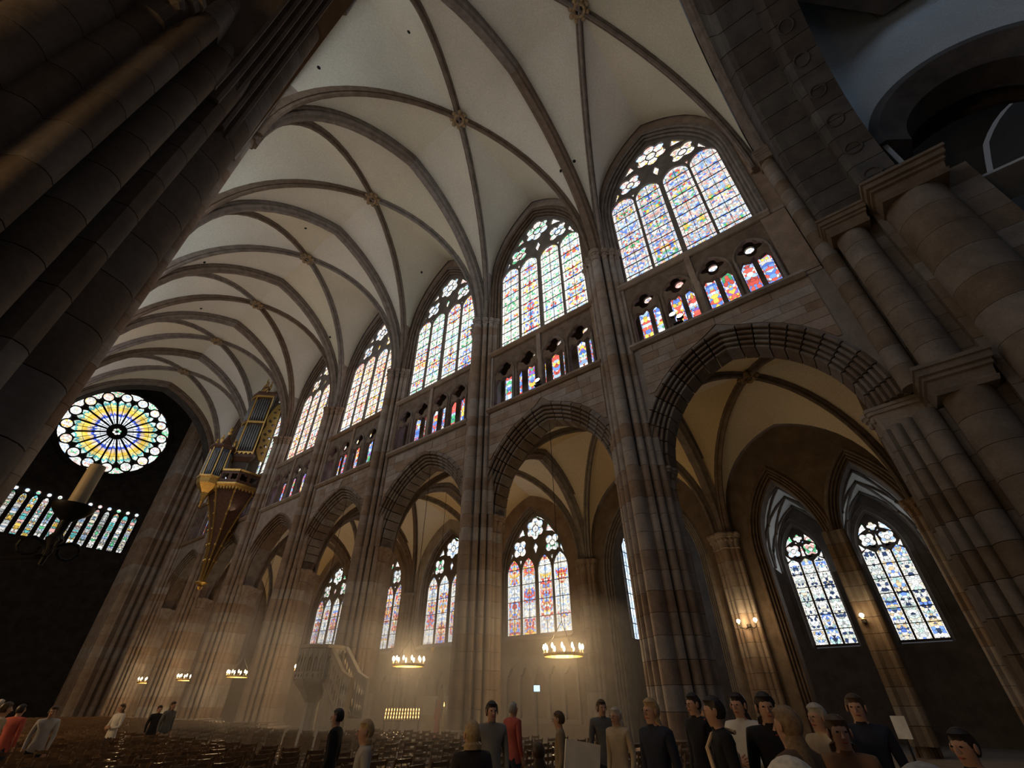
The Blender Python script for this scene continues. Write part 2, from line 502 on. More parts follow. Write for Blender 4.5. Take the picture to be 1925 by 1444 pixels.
def trans_z(x, a, zs, za):
    h = za - zs; R = (a * a + h * h) / (2 * a); c = R - a
    return zs + sqrt(max(0, R * R - (abs(x) + c) ** 2))


def trans_x(z, a, zs, za):
    h = za - zs; R = (a * a + h * h) / (2 * a); c = R - a
    return max(0, sqrt(max(0, R * R - (z - zs) ** 2)) - c)


def vault(parent, x0, x1, y0, y1, zs, zb, zt0, zt1, zw0, zw1, stilt0, stilt1, plaster, ribm, rib_w=.2, rib_d=.34, wname='vault_web', boss=True, gap=.45, n=14, tas=None):
    """quadripartite bay; x0/x1 walls, y0/y1 transverse arches, apexes zt (y0, y1) and zw (x0, x1); stilt: height where the wall arch starts to bend"""
    cx, cy = (x0 + x1) / 2, (y0 + y1) / 2; ax, ay = (x1 - x0) / 2, (y1 - y0) / 2
    A = {}
    ts = [(i / n) for i in range(n + 1)]
    diag = {}
    for sx in (-1, 1):
        for sy in (-1, 1):
            pts = []
            for t in ts:
                g = t * PI / 2
                s_ = 1 - cos(g)                                        # plan fraction from the corner to the boss
                pts.append(Vector((cx + sx * ax * (1 - s_), cy + sy * (ay - gap * .5) * (1 - s_), zs + (zb - zs) * sin(g) ** .95)))
            diag[sx, sy] = pts
            side = Vector((-(sy * ay), sx * ax, 0)).normalized()
            rs = []
            prof = [(-rib_w, .22), (-rib_w, -.02), (-rib_w * .75, -.12), (-rib_w * .5, -.10), (-rib_w * .45, -rib_d * .8), (0, -rib_d), (rib_w * .45, -rib_d * .8), (rib_w * .5, -.10), (rib_w * .75, -.12), (rib_w, -.02), (rib_w, .22)]
            for i, p in enumerate(pts):
                t = (pts[min(i + 1, n)] - pts[max(i - 1, 0)]).normalized()
                upn = side.cross(t).normalized()
                if upn.z < 0: upn = -upn
                if i == 0: upn = Vector((sx * ax, sy * ay, 0)).normalized()
                rs.append([tuple(p + side * a + upn * b) for a, b in prof])
            MB().rings(rs).obj('rib', ribm, parent, smooth=.6)
    def lvl(z, za): return zs + (z - zs) * (za - zs) / (zb - zs)
    m_ = 5
    for sx in (-1, 1):                                              # wall cells
        za = zw0 if sx < 0 else zw1; st = stilt0 if sx < 0 else stilt1
        xw = x0 if sx < 0 else x1
        for sy in (-1, 1):
            grid = []
            for p in diag[sx, sy]:
                z = lvl(p.z, za)
                yy = ay - gap if z < st else trans_x(z, ay - gap, st, za)
                q = Vector((xw, cy + sy * yy, z))
                grid.append([tuple(p.lerp(q, j / m_) + Vector((0, 0, .10 * sin(PI * j / m_)))) for j in range(m_ + 1)])
            o = MB().rings(grid, closed=False, caps=False).obj(wname, plaster, parent, smooth=1.0)
            if tas:
                o.data.materials.append(tas)
                for f in o.data.polygons:
                    if f.center.z < zs + 2.2 or (f.center.z < st and abs(f.center.x - xw) < 1.4): f.material_index = 1
    for sy in (-1, 1):                                              # transverse cells
        za = zt0 if sy < 0 else zt1; yt = y0 if sy < 0 else y1
        for sx in (-1, 1):
            grid = []
            for p in diag[sx, sy]:
                z = lvl(p.z, za + .25)
                q = Vector((cx + sx * trans_x(z, ax, zs, za + .25), yt - sy * .12, z))
                grid.append([tuple(p.lerp(q, j / m_) + Vector((0, 0, .10 * sin(PI * j / m_)))) for j in range(m_ + 1)])
            MB().rings(grid, closed=False, caps=False).obj(wname, plaster, parent, smooth=1.0)
    if boss:
        r = rib_w * 2.4
        mb = MB()
        mb.lathe([(r * .3, -.10), (r * .42, -.34), (r * .62, -.40), (r * .80, -.30), (r * .82, .2), (.05, .22)], 16, (cx, cy, zb))
        for k in range(8):
            g = k * PI / 4
            mb.ball((cx + r * .92 * cos(g), cy + r * .92 * sin(g), zb - .22), r * .3, 8, 5, (1, 1, .8))
        b = mb.obj('boss', BOSSM, parent, smooth=True)
        MB().lathe([(.02, -.30), (r * .36, -.30), (r * .36, -.2), (.02, -.2)], 12, (cx, cy, zb)).obj('boss_hole', HOLEM, b)


TR_PROF = [(-.02, -.12), (-.02, .12), (.12, .20), (.16, .30), (.22, .34), (.34, .30), (.40, .36), (.62, .36), (.62, -.36), (.40, -.36), (.34, -.30), (.22, -.34), (.16, -.30), (.12, -.20)]
for k, yc in enumerate(BAYC):
    vault(ceil, -7.6, 7.6, PIER[k], PIER[k + 1], ZC, ZB, ZT, ZT, ZF, ZF, 26.0, 26.0, PLASTER, STONE_RIB, gap=.62, tas=STONE)
for k, py in enumerate(PIER):
    yy = py if k else py - .3
    for sg in (-1, 1):
        arch_sweep(MB(), TR_PROF, 7.25, ZT - ZC - .35, [sg * t for t in lin(1.3, 0, 14)], lambda u, v, d, y=yy: (u, y + d, ZC + v)).obj('transverse_rib', STONE_RIB, ceil, smooth=.5)
# little round holes in the vault cells
for o in [c for c in ceil.children if c.name.startswith('vault_web')]:
    ps = o.data.polygons
    if len(ps) != 70 or abs(ps[30].center.y) > 32: continue
    if rnd.random() < .5: continue
    for idx in (rnd.choice((33, 48, 57)),):
        p = ps[idx]; nn = p.normal if p.normal.z < 0 else -p.normal
        q = p.center + nn * .01
        h = MB().lathe([(.01, -.03), (.10, -.03), (.10, .0), (.01, .012)], 8).obj('vault_hole', HOLEM, ceil)
        h.matrix_local = Matrix.Translation(q) @ nn.to_track_quat('Z', 'Y').to_matrix().to_4x4()

# ------------------------------------------------------------------ piers
def envelope(shapes, n=72, c=(0, 0)):
    """star-shaped outline of a union of circles (x, y, r) and convex polygons"""
    out = []
    for i in range(n):
        th = 2 * PI * (i + .5) / n; dx, dy = cos(th), sin(th); best = .02
        for s_ in shapes:
            if len(s_) == 3 and not isinstance(s_[0], tuple):
                x, y, r = s_[0] - c[0], s_[1] - c[1], s_[2]; b = x * dx + y * dy; q = b * b - (x * x + y * y - r * r)
                if q >= 0: best = max(best, b + sqrt(q))
            else:
                m__ = len(s_)
                for j in range(m__):
                    x1, y1 = s_[j]; x2, y2 = s_[(j + 1) % m__]; x1 -= c[0]; x2 -= c[0]; y1 -= c[1]; y2 -= c[1]
                    den = dx * (y2 - y1) - dy * (x2 - x1)
                    if abs(den) < 1e-9: continue
                    t = (x1 * (y2 - y1) - y1 * (x2 - x1)) / den; u = (x1 * dy - y1 * dx) / den
                    if t > 0 and 0 <= u <= 1: best = max(best, t)
        out.append((c[0] + best * dx, c[1] + best * dy))
    return out


def scaled(poly, s_, c=(0, 0)):
    return [(c[0] + (x - c[0]) * s_, c[1] + (y - c[1]) * s_) for x, y in poly]


# shafts: local x points away from the nave (-x is the nave face); the nave shafts run through, the others carry a capital
NAVE = [[(-.70, -.70), (-.40, -.85), (.1, -.85), (.1, .85), (-.40, .85), (-.70, .70)], (-1.19, 0, .26)]
for sy in (-1, 1):
    NAVE += [(-1.0, sy * .42, .15), (-.80, sy * .69, .14), (-.56, sy * .91, .13)]
SIDE = [[(-.4, -.74), (0, -.78), (.92, 0), (0, .78), (-.4, .74)], (1.08, 0, .24), (.04, .86, .21), (.04, -.86, .21), (-.28, .86, .12), (-.28, -.86, .12)]
for sy in (-1, 1):
    for f in (.28, .5, .73):
        SIDE.append((1.06 * (1 - f), sy * .88 * f, .14))
LOWP = envelope(NAVE + SIDE, 132)
UPP = envelope(NAVE, 108, (-.45, 0))
SIDP = envelope(SIDE, 96)
HC = .62
drum_low = MB().prism(scaled(LOWP, 1), 0, HC - .012).obj('t', STONE).data; bpy.data.objects.remove(bpy.data.objects['t'])
drum_up = MB().prism(scaled(UPP, 1), 0, HC - .012).obj('t', STONE).data; bpy.data.objects.remove(bpy.data.objects['t'])
for me_ in (drum_low, drum_up):
    for p in me_.polygons:
        if abs(p.normal.z) < .5: p.use_smooth = True
    me_.set_sharp_from_angle(angle=.75)


def capital(poly, c, z0, z1, flare=.12):
    """bell, leaf knobs and moulded abacus over a shaft group"""
    mb = MB(); h = z1 - z0
    def off(poly, d):
        out = []
        for x, y in poly:
            v = Vector((x - c[0], y - c[1])); v = v * (1 + d / max(v.length, .2)); out.append((c[0] + v.x, c[1] + v.y))
        return out
    lv = [(0, .0), (.04, .05), (.07, .0), (h * .45, .03), (h * .72, flare), (h * .74, flare + .06), (h * .86, flare + .08), (h * .88, flare + .12), (h, flare + .12)]
    mb.rings([[(x, y, z0 + z) for x, y in off(poly, d)] for z, d in lv])
    return mb


def leaves(mb, poly, z, r, step=4):
    for i in range(0, len(poly), step):
        x, y = poly[i]; mb.ball((x, y, z + (i % 3) * .05), r, 6, 4, (1, 1, 1.3))
    return mb


cap_low = capital(SIDP, (0, 0), 8.45, 9.3, .10); leaves(cap_low, [p for p in scaled(SIDP, 1.06) if p[0] > -.35], 8.9, .09, 4)
cap_low = cap_low.obj('t', STONE).data; bpy.data.objects.remove(bpy.data.objects['t'])
cap_up = capital(UPP, (-.45, 0), 21.35, 22.05, .06); leaves(cap_up, [p for p in scaled(UPP, 1.05, (-.45, 0)) if p[0] < -.5], 21.75, .07, 3)
cap_up = cap_up.obj('t', STONE).data; bpy.data.objects.remove(bpy.data.objects['t'])
base_me = MB()
sq = [(-1.75, -.62), (-.62, -1.75), (.62, -1.75), (1.75, -.62), (1.75, .62), (.62, 1.75), (-.62, 1.75), (-1.75, .62)]
base_me.rings([[(x * s_, y * s_, z) for x, y in sq] for z, s_ in ((0, 1), (.45, 1), (.5, .95), (.85, .95), (.9, .9))])
base_me.rings([[(x * s_, y * s_, z) for x, y in LOWP] for z, s_ in ((.88, 1.12), (.95, 1.14), (1.02, 1.10), (1.06, 1.04), (1.12, 1.08), (1.16, 1.02))])
base_me = base_me.obj('t', STONE).data; bpy.data.objects.remove(bpy.data.objects['t'])


def pier(x, y, rz, label, upper=True, lower=True, mat=None):
    p = struct('pillar', label, (x, y, 0)); p.rotation_euler = (0, 0, rz)
    def course(me, z, nm='stone_course', sc=None):
        o = mobj(nm, me, p, (0, 0, z))
        if sc: o.scale = sc
        if mat:
            o.material_slots[0].link = 'OBJECT'; o.material_slots[0].material = mat
        return o
    if lower:
        course(base_me, 0, 'base')
        n = 13; hz = (9.3 - 1.14) / n
        for i in range(n): course(drum_low, 1.14 + i * hz, sc=(1, 1, hz / HC))
        course(cap_low, 0, 'capital')
    if upper:
        n = 20; hz = (21.36 - 9.3) / n
        for i in range(n): course(drum_up, 9.3 + i * hz, sc=(1, 1, hz / HC))
        course(cap_up, 0, 'capital')
    return p


ORD = ['nearest', 'second', 'third', 'fourth', 'fifth', 'sixth']
for k in range(1, 7):
    pier(8.4, PIER[k], 0, '%s clustered sandstone nave pillar on the right wall, counted from the crossing' % ORD[k - 1])
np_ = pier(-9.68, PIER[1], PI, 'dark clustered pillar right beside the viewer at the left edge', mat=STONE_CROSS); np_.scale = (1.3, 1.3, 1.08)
for k in range(2, 7):
    pier(-8.88, PIER[k], PI, 'left side nave pillar hidden behind the near dark pillar, %s down the nave' % ORD[k - 1])

# ------------------------------------------------------------------ generic traceried windows
def tracery4(a, z0, zs, za, zl_top, z_small, r_small, u_small, z_big, r_big, pointed):
    """loops of a four-light window: outline, holes and which glass goes where"""
    h = za - zs
    outer = arch_loop(a + .16, h + .16, 0, zs, z0 - .12)
    m1, m2 = .24, .13
    w = (2 * a - m1 - 2 * m2 - .06) / 8                       # half light
    cs = [-(m1 / 2 + 3 * w + m2), -(m1 / 2 + w), m1 / 2 + w, m1 / 2 + 3 * w + m2]
    hd = w * (1.75 if pointed else 1.12)
    L = [('light', arch_loop(w, hd, c, zl_top - hd, z0, 6), c, w) for c in cs]
    F = [('quatrefoil', foil(s * u_small, z_small, 4, r_small, PI / 4), s * u_small, r_small) for s in (-1, 1)]
    B = ('sexfoil', foil(0, z_big, 6, r_big, PI / 6), 0, r_big)
    X = []
    # small spandrel lights
    zt = zl_top
    X.append([(0, zt + .05), (.24, zt + .62), (0, z_big - r_big - .16), (-.24, zt + .62)])
    for s in (-1, 1):
        ub = s * (cs[3] - w - m2 / 2)
        X.append([(ub, zt - .52), (ub + s * .15, zt - .1), (ub - s * .15, zt - .1)])
        e = lambda z: trans_x(z, a, zs, za) if z > zs else a
        z1 = z_small + r_small + .12; z2 = z_big + .25
        X.append([(s * (e(z1 - .3) - .10), z1 - .3), (s * (e(z2) - .10), z2), (s * (r_big * .98 + .08), z_big - r_big * .45), (s * (u_small + .12), z1 + .02)])
        z3 = zt - .3
        X.append([(s * (e(z3) - .09), z3 - .05), (s * (e(z_small) - .09), z_small - .05), (s * (u_small + r_small * .92), z_small - r_small * .55)])
        z4 = z_big + r_big
        X.append([(s * .16, z4 + .02), (s * (e(z4 - .4) - .09), z4 - .42), (s * (e(z4 - .05) - .07), z4 - .08), (s * .07, za - .22)])
    X2 = []
    for t in X:
        c = (sum(p[0] for p in t) / len(t), sum(p[1] for p in t) / len(t))
        X2.append([(c[0] + (p[0] - c[0]) * .86, c[1] + (p[1] - c[1]) * .86) for p in t])
    return outer, L, F, B, X2


def window(idx, label, trac, mp, gl, gr, bars=.8, thick=.22, stone=None, spokes=True):
    outer, L, F, B, X = trac
    w = struct('window_%d' % idx, label)
    holes = [l[1] for l in L] + [f[1] for f in F] + ([B[1]] if B else []) + X
    MB().plate([outer] + holes, 0, thick, mp).obj('tracery', stone or STONE_DARK, w)
    bm_ = MB()
    for _, lp, c, hw in L:
        gg = gl if not isinstance(gl, list) else gl[rnd.randrange(len(gl))]
        pane('glass_light', [(c + (u - c) * 1.03, v) for u, v in lp], thick * .55, mp, gg, w, c, hw)
        z0 = min(p[1] for p in lp); z1 = max(p[1] for p in lp)
        z = z0 + bars
        while z < z1 - .3:
            bm_.add([mp(c - hw, z - .02, thick * .5), mp(c + hw, z - .02, thick * .5), mp(c + hw, z + .02, thick * .5), mp(c - hw, z + .02, thick * .5),
                     mp(c - hw, z - .02, thick * .35), mp(c + hw, z - .02, thick * .35), mp(c + hw, z + .02, thick * .35), mp(c - hw, z + .02, thick * .35)],
                    [(0, 1, 2, 3), (4, 5, 6, 7), (0, 1, 5, 4), (2, 3, 7, 6)]); z += bars
        if hw > .45:
            bm_.add([mp(c - .012, z0, thick * .5), mp(c + .012, z0, thick * .5), mp(c + .012, z1 - .1, thick * .5), mp(c - .012, z1 - .1, thick * .5),
                     mp(c - .012, z0, thick * .38), mp(c + .012, z0, thick * .38), mp(c + .012, z1 - .1, thick * .38), mp(c - .012, z1 - .1, thick * .38)],
                    [(0, 1, 2, 3), (4, 5, 6, 7), (0, 3, 7, 4), (1, 2, 6, 5)])
    for _, lp, c, r in F + ([B] if B else []):
        cz = sum(p[1] for p in lp) / len(lp)
        pane('roundel_glass', circ(c, cz, r * 1.03, 18), thick * .55, mp, gr, w)
        q = circ(c, cz, r * .36, 14); q2 = circ(c, cz, r * .30, 14)
        bm_.plate([q, q2], thick * .36, thick * .5, mp)
        if spokes:
            nf = 6 if r > u_big_ else 4
            for k in range(nf):
                g = 2 * PI * (k + .5) / nf + (PI / 6 if nf == 6 else PI / 4)
                dx, dy = cos(g), sin(g)
                bm_.plate([[(c + dx * r * .34 - dy * .02, cz + dy * r * .34 + dx * .02), (c + dx * r * .34 + dy * .02, cz + dy * r * .34 - dx * .02), (c + dx * r * .7 + dy * .02, cz + dy * r * .7 - dx * .02), (c + dx * r * .7 - dy * .02, cz + dy * r * .7 + dx * .02)]], thick * .36, thick * .5, mp)
    for t in X:
        pane('spandrel_glass', t, thick * .55, mp, gr, w)
    g_ = bm_.obj('glazing_bars', LEAD, w); g_['kind'] = 'stuff'
    return w


u_big_ = .95
CLER = tracery4(3.12, 19.3, 25.0, 30.35, 26.6, 27.5, .78, 1.62, 29.02, 1.0, False)
AISL = tracery4(2.62, 5.55, 9.2, 13.55, 10.45, 11.15, .66, 1.42, 12.42, .80, True)

# ------------------------------------------------------------------ north (right) nave wall
wall = struct('wall_right', 'right nave wall of sandstone with arcade, triforium and window bays')
AR_A, AR_H, AR_Z = 3.22, 4.05, 9.3
AR_PROF = roll_profile((.0, .52), (.80, -.04), 5, [(.86, .02), (.86, 1.58), (.5, 1.58), (.4, 1.3), (.0, 1.2)], .08)
ARO = .86


def ext_half(z):
    """half width of the arcade arch extrados at height z"""
    R = (AR_A ** 2 + AR_H ** 2) / (2 * AR_A); c = R - AR_A; v = z - AR_Z; q = (R + ARO) ** 2 - v * v
    if v <= 0: return AR_A + ARO
    return max(0, sqrt(q) - c) if q > 0 else 0.0


def nave_bay(k, sgn=1, full=True):
    yc = BAYC[k]; hb0 = yc - PIER[k]; hb1 = PIER[k + 1] - yc; hb = min(hb0, hb1)
    mpx = lambda u, v, d, o=0: (sgn * (7.6 + d), yc + u, v)
    ao = -.2 if k == 0 else 0.0
    # spandrel backing plate with the arch opening
    ap = [(ao + arch_pt(AR_A, AR_H, ARO - .04, t)[0], AR_Z + arch_pt(AR_A, AR_H, ARO - .04, t)[1]) for t in lin(-1, 1, 24)]
    near = full and k < 4
    d0 = .03 if near else 0
    poly = [(-hb0, 9.3), (-hb0, 14.95), (hb1, 14.95), (hb1, 9.3)] + ap[::-1]
    MB().plate([poly], d0, 1.6, mpx).obj('spandrel', MORTAR if near else STONE, wall)
    # voussoirs
    nv = 11 if k < 4 else 2
    for sg in (-1, 1):
        e = lin(1.0, 0, nv)
        for i in range(nv):
            ts = [sg * t for t in lin(e[i] - (.004 if k < 4 else 0), e[i + 1] + (.004 if k < 4 and i < nv - 1 else 0), 2 if k < 4 else 8)]
            arch_sweep(MB(), AR_PROF, AR_A, AR_H, ts, lambda u, v, d: mpx(ao + u, AR_Z + v, d)).obj('voussoir', STONE_RIB, wall, smooth=.55)
    # ashlar blocks
    if near:
        z = 9.55; row = 0
        while z < 14.6:
            h = rnd.choice((.36, .42, .48)); z1 = min(z + h, 14.85)
            if z1 - z < .15: break
            for sg, lim in ((-1, hb0 - .9), (1, hb1 - .9)):
                ya, yb = ext_half(z + .01), ext_half(z1 - .01)
                if ya > .2: ya += .03; yb = max(yb + .03, 0.0)
                y = ya; first = True
                if ya < .2: y = yb = 0.006
                while y < lim - .05:
                    ln = rnd.uniform(.55, 1.15); y2 = y + ln
                    if lim - y2 < .4: y2 = lim
                    g = .008; dp = rnd.uniform(-.006, .012)
                    b0 = (yb if first else y)
                    q = [(sg * (y + g) + ao, z + g), (sg * (y2 - g) + ao, z + g), (sg * (y2 - g) + ao, z1 - g), (sg * (b0 + g) + ao, z1 - g)]
                    if b0 < y2 - .06:
                        MB().plate([q], -dp, .04, mpx).obj('stone', STONE, wall)
                    y = y2; first = False
            z = z1; row += 1
    # string courses
    for (za, zb, dp) in ((14.88, 15.16, -.22), (18.85, 19.12, -.18)):
        pf = [(dp, za + .12), (dp, zb - .05), (dp + .06, zb), (.4, zb), (.4, za), (dp + .14, za)]
        MB().prism([(a, b) for a, b in pf], -hb0 + .75, hb1 - .75, lambda a, b, c: (sgn * (7.6 + a), yc + c, b)).obj('string_course', STONE, wall)
    # triforium: front screen of four arches
    W2 = hb - .98
    p_w = W2 * 2 / 4
    loops = [[(-W2 - .05, 15.16), (W2 + .05, 15.16), (W2 + .05, 18.86), (-W2 - .05, 18.86)]]
    rings_ = []
    for i in range(4):
        c = -W2 + p_w * (i + .5); a = p_w / 2 - (.10 if i in (0, 3) else .085)
        if i in (1,): c -= .03
        if i in (2,): c += .03
        sz = 17.2
        b_ = a - .07
        loops += [[(c - b_, 15.24), (c + b_, 15.24), (c + b_, sz - .45), (c + b_ * .72, sz - .16), (c + b_ * .3, sz - .28), (c, sz - .12), (c - b_ * .3, sz - .28), (c - b_ * .72, sz - .16), (c - b_, sz - .45)],
                  foil(c, sz + .46, 4, a * .74, 0)]
        rings_.append((c, a, sz))
    MB().plate(loops, .08, .26, mpx).obj('triforium_screen', STONE_RIB, wall)
    for c, a, sz in rings_:
        arch_sweep(MB(), [(-.0, .04), (.05, -.02), (.11, .02), (.11, .14), (0, .14)], a - .06, a * 1.25, lin(-2.9, -1, 1) + lin(-1, 1, 12)[1:] + [2.9], lambda u, v, d: mpx(c + u, sz + v, d)).obj('triforium_arch', STONE_RIB, wall, smooth=.5)
        for e_ in (-1, 1):
            MB().tube([mpx(c + e_ * a * .98, 15.2, .02), mpx(c + e_ * a * .98, sz - .1, .02)], .06, 8).obj('colonnette', STONE_RIB, wall, smooth=True)
    MB().plate([[(-.13, 15.16), (.13, 15.16), (.13, 18.86), (-.13, 18.86)]], -.02, .3, mpx).obj('triforium_post', STONE, wall)
    for s in (-1, 1):
        MB().plate([[(s * (W2 + .02), 15.16), (s * ((hb0, 0, hb1)[s + 1] - .2), 15.16), (s * ((hb0, 0, hb1)[s + 1] - .2), 18.86), (s * (W2 + .02), 18.86)]], .02, 1.5, mpx).obj('triforium_jamb', STONE, wall)
    MB().plate([[(-hb, 14.95), (hb, 14.95), (hb, 15.1), (-hb, 15.1)]], 0, 2.0, mpx).obj('passage_floor', STONE, wall)
    MB().plate([[(-hb, 18.9), (hb, 18.9), (hb, 19.1), (-hb, 19.1)]], 0.02, 2.0, mpx).obj('passage_roof', STONE, wall)
    # glazed back wall of the passage
    wi = struct('window_%d' % (20 + k + (0 if sgn > 0 else 60)), '%s triforium window row with small deep coloured lancets on the %s wall' % (ORDW[k], 'right' if sgn > 0 else 'left'))
    holes = []; L = []
    for i in range(4):
        c = -W2 + p_w * (i + .5)
        for s in (-1, 1):
            u = c + s * p_w * .225; w = p_w * .16
            lp = arch_loop(w, w * 1.1, u, 17.55, 15.45, 5); holes.append(lp); L.append((lp, u, w))
        rr = circ(c, 18.35, p_w * .13, 12); holes.append(rr); L.append((rr, c, None))
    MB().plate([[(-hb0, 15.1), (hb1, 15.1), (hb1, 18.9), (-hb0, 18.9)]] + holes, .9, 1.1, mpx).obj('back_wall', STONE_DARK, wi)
    for lp, u, w in L:
        if w: pane('glass_light', [(u + (a - u) * 1.03, b) for a, b in lp], 1.0, mpx, G_TRIF, wi, u, w)
        else: pane('roundel_glass', lp, 1.0, mpx, G_ROUND, wi)
    # clerestory wall round the window
    wl = arch_loop(3.5, 5.9, 0, 25.0, 19.1, 12)
    MB().plate([[(-hb0, 18.9), (hb1, 18.9), (hb1, 33), (-hb0, 33)], wl], .12, 1.1, mpx).obj('clerestory_wall', STONE, wall)
    prof = roll_profile((.0, .42), (.44, -.02), 3, [(.52, .02), (.52, .7), (.0, .7)], .07)
    ts = [1.0 + 5.85] + lin(1, -1, 28) + [-(1 + 5.85)]
    arch_sweep(MB(), prof, 3.18, 5.5, ts, lambda u, v, d: mpx(u, 25.0 + v, d)).obj('window_moulding', STONE_RIB, wall, smooth=.55)


ORDW = ['nearest', 'second', 'third', 'fourth', 'fifth', 'sixth', 'seventh']
GCL = [G_VIVID, G_PALE, G_PALE, G_WARM, G_WARM, G_PALE, G_PALE]
for k in range(7):
    nave_bay(k)
    yc = BAYC[k]
    mpw = lambda u, v, d, y=yc: (7.6 + .46 + d, y + u, v)
    window(1 + k, '%s tall four-light stained glass clerestory window on the right wall, counted from the crossing' % ORDW[k], CLER, mpw, GCL[k], G_ROUND if k in (0, 3, 4) else G_ROUND_B)
# two flood lamps standing on the triforium sill
for (k, du, n, lab) in ((0, 1.12, 2, 'bright twin flood lamp standing in the triforium of the nearest bay'), (1, .02, 1, 'bright single flood lamp standing in the triforium of the second bay')):
    y = BAYC[k] + du
    t = thing('flood_lamp', lab, 'lamp', (7.42, y, 15.16))
    for i in range(n):
        yy = (i - (n - 1) / 2) * .26; zz = .30 + .26 * i
        MB().lathe([(.03, -.1), (.13, -.08), (.16, .04), (.15, .06)], 12).obj('housing', IRON, t, smooth=True).matrix_local = Matrix.Translation((-.02, yy, zz)) @ Matrix.Rotation(-1.2, 4, 'Y')
        MB().lathe([(.01, .05), (.145, .05), (.13, .075), (.01, .085)], 12).obj('lit_face', BULB2, t).matrix_local = Matrix.Translation((-.02, yy, zz)) @ Matrix.Rotation(-1.2, 4, 'Y')
    MB().box(-.12, .12, -.2, .2, 0, .05).tube([(0, 0, .04), (0, 0, .5)], .025).obj('stand', IRON, t)

pier(8.4, PIER[7], 0, 'last clustered pillar of the right wall beside the dark west end')
# left (south) clerestory: plain bays with glass, only glimpsed behind the near pillar
wl_ = struct('wall_left', 'left nave wall glimpsed behind the dark near pillar')
for k in range(7):
    yc = BAYC[k]; hb0 = yc - PIER[k]; hb1 = PIER[k + 1] - yc
    mpx = lambda u, v, d: (-(7.6 + d), yc + u, v)
    wl = arch_loop(3.5, 5.9, 0, 25.0, 19.1, 12)
    MB().plate([[(-hb0, 14.9), (hb1, 14.9), (hb1, 33), (-hb0, 33)], wl], .12, 1.1, mpx).obj('clerestory_wall', STONE, wl_)
    prof = [(.0, .42), (.2, .2), (.44, -.02), (.52, .02), (.52, .7), (.0, .7)]
    arch_sweep(MB(), prof, 3.18, 5.5, [6.85] + lin(1, -1, 24) + [-6.85], lambda u, v, d: mpx(u, 25.0 + v, d)).obj('window_moulding', STONE_RIB, wl_, smooth=.55)
    ap = [(arch_pt(AR_A, AR_H, .82, t)[0], AR_Z + arch_pt(AR_A, AR_H, .82, t)[1]) for t in lin(-1, 1, 24)]
    MB().plate([[(-hb0, 9.3), (-hb0, 14.95), (hb1, 14.95), (hb1, 9.3)] + ap[::-1]], .45, 1.6, mpx).obj('spandrel', STONE, wl_)
    for sg in (-1, 1):
        arch_sweep(MB(), AR_PROF, AR_A, AR_H, [sg * t for t in lin(1, 0, 12)], lambda u, v, d: mpx(u, AR_Z + v, d + .45)).obj('arch_moulding', STONE_RIB, wl_, smooth=.55)
    w = struct('window_%d' % (40 + k), 'left clerestory window, %s from the crossing' % ORDW[k])
    pane('glass_light', arch_loop(3.2, 5.5, 0, 25.0, 19.2, 12), .5, mpx, G_PALE, w)

# left aisle: vault and outer wall, mostly hidden behind the near pillar
lc = struct('ceiling', 'dark rib vaults of the left aisle behind the near pillar')
for k in range(3):
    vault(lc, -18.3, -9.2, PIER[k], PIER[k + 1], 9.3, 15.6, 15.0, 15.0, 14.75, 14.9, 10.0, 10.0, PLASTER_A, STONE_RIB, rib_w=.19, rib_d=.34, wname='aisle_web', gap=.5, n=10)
lw_ = struct('wall_left_aisle', 'outer wall of the left aisle, hidden behind the near pillar')
MB().box(-19.0, -18.3, -14, 46, 0, 16).obj('aisle_wall', STONE, lw_)
MB().box(-18.3, -8.0, 45.5, 46, 0, 16).obj('end_wall', STONE, lw_)
# ------------------------------------------------------------------ right aisle
XA = 18.3
ac = struct('ceiling', 'ochre plastered rib vaults of the right aisle')
aw = struct('wall_aisle', 'outer wall of the right aisle with tall windows and half columns')
A_TR = [(-.02, -.10), (-.02, .10), (.12, .2), (.2, .34), (.36, .30), (.42, .42), (.7, .42), (.7, -.42), (.42, -.42), (.36, -.30), (.2, -.34), (.12, -.2)]
for k, yc in enumerate(BAYC):
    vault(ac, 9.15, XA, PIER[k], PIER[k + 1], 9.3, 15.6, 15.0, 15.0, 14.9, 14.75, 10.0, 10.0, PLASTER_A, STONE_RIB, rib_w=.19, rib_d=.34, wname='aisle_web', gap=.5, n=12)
for k, py in enumerate(PIER[:7]):
    for sg in (-1, 1):
        arch_sweep(MB(), A_TR, 4.45, 5.4, [sg * t for t in lin(1.0, 0, 12)], lambda u, v, d: (13.72 + u, py + d, 9.3 + v)).obj('transverse_rib', STONE_RIB, ac, smooth=.5)
RESP = envelope([[(-.22, -.62), (.3, -.62), (.3, .62), (-.22, .62)], (-.42, 0, .22), (-.28, .31, .13), (-.28, -.31, .13), (-.2, .53, .11), (-.2, -.53, .11)], 72)
resp = MB().prism(RESP, 0, HC - .012).obj('t', STONE, smooth=.7).data; bpy.data.objects.remove(bpy.data.objects['t'])
rcap = leaves(capital(RESP, (0, 0), 8.5, 9.3, .08), [p for p in scaled(RESP, 1.06) if p[0] < 0], 8.95, .08, 3).obj('t', STONE).data; bpy.data.objects.remove(bpy.data.objects['t'])
for k, py in enumerate(PIER[:7]):
    n = 14; hz = 8.5 / n
    for i in range(n):
        o = mobj('stone_course', resp, aw, (XA, py, i * hz)); o.scale = (1, 1, hz / HC)
    mobj('capital', rcap, aw, (XA, py, 0))
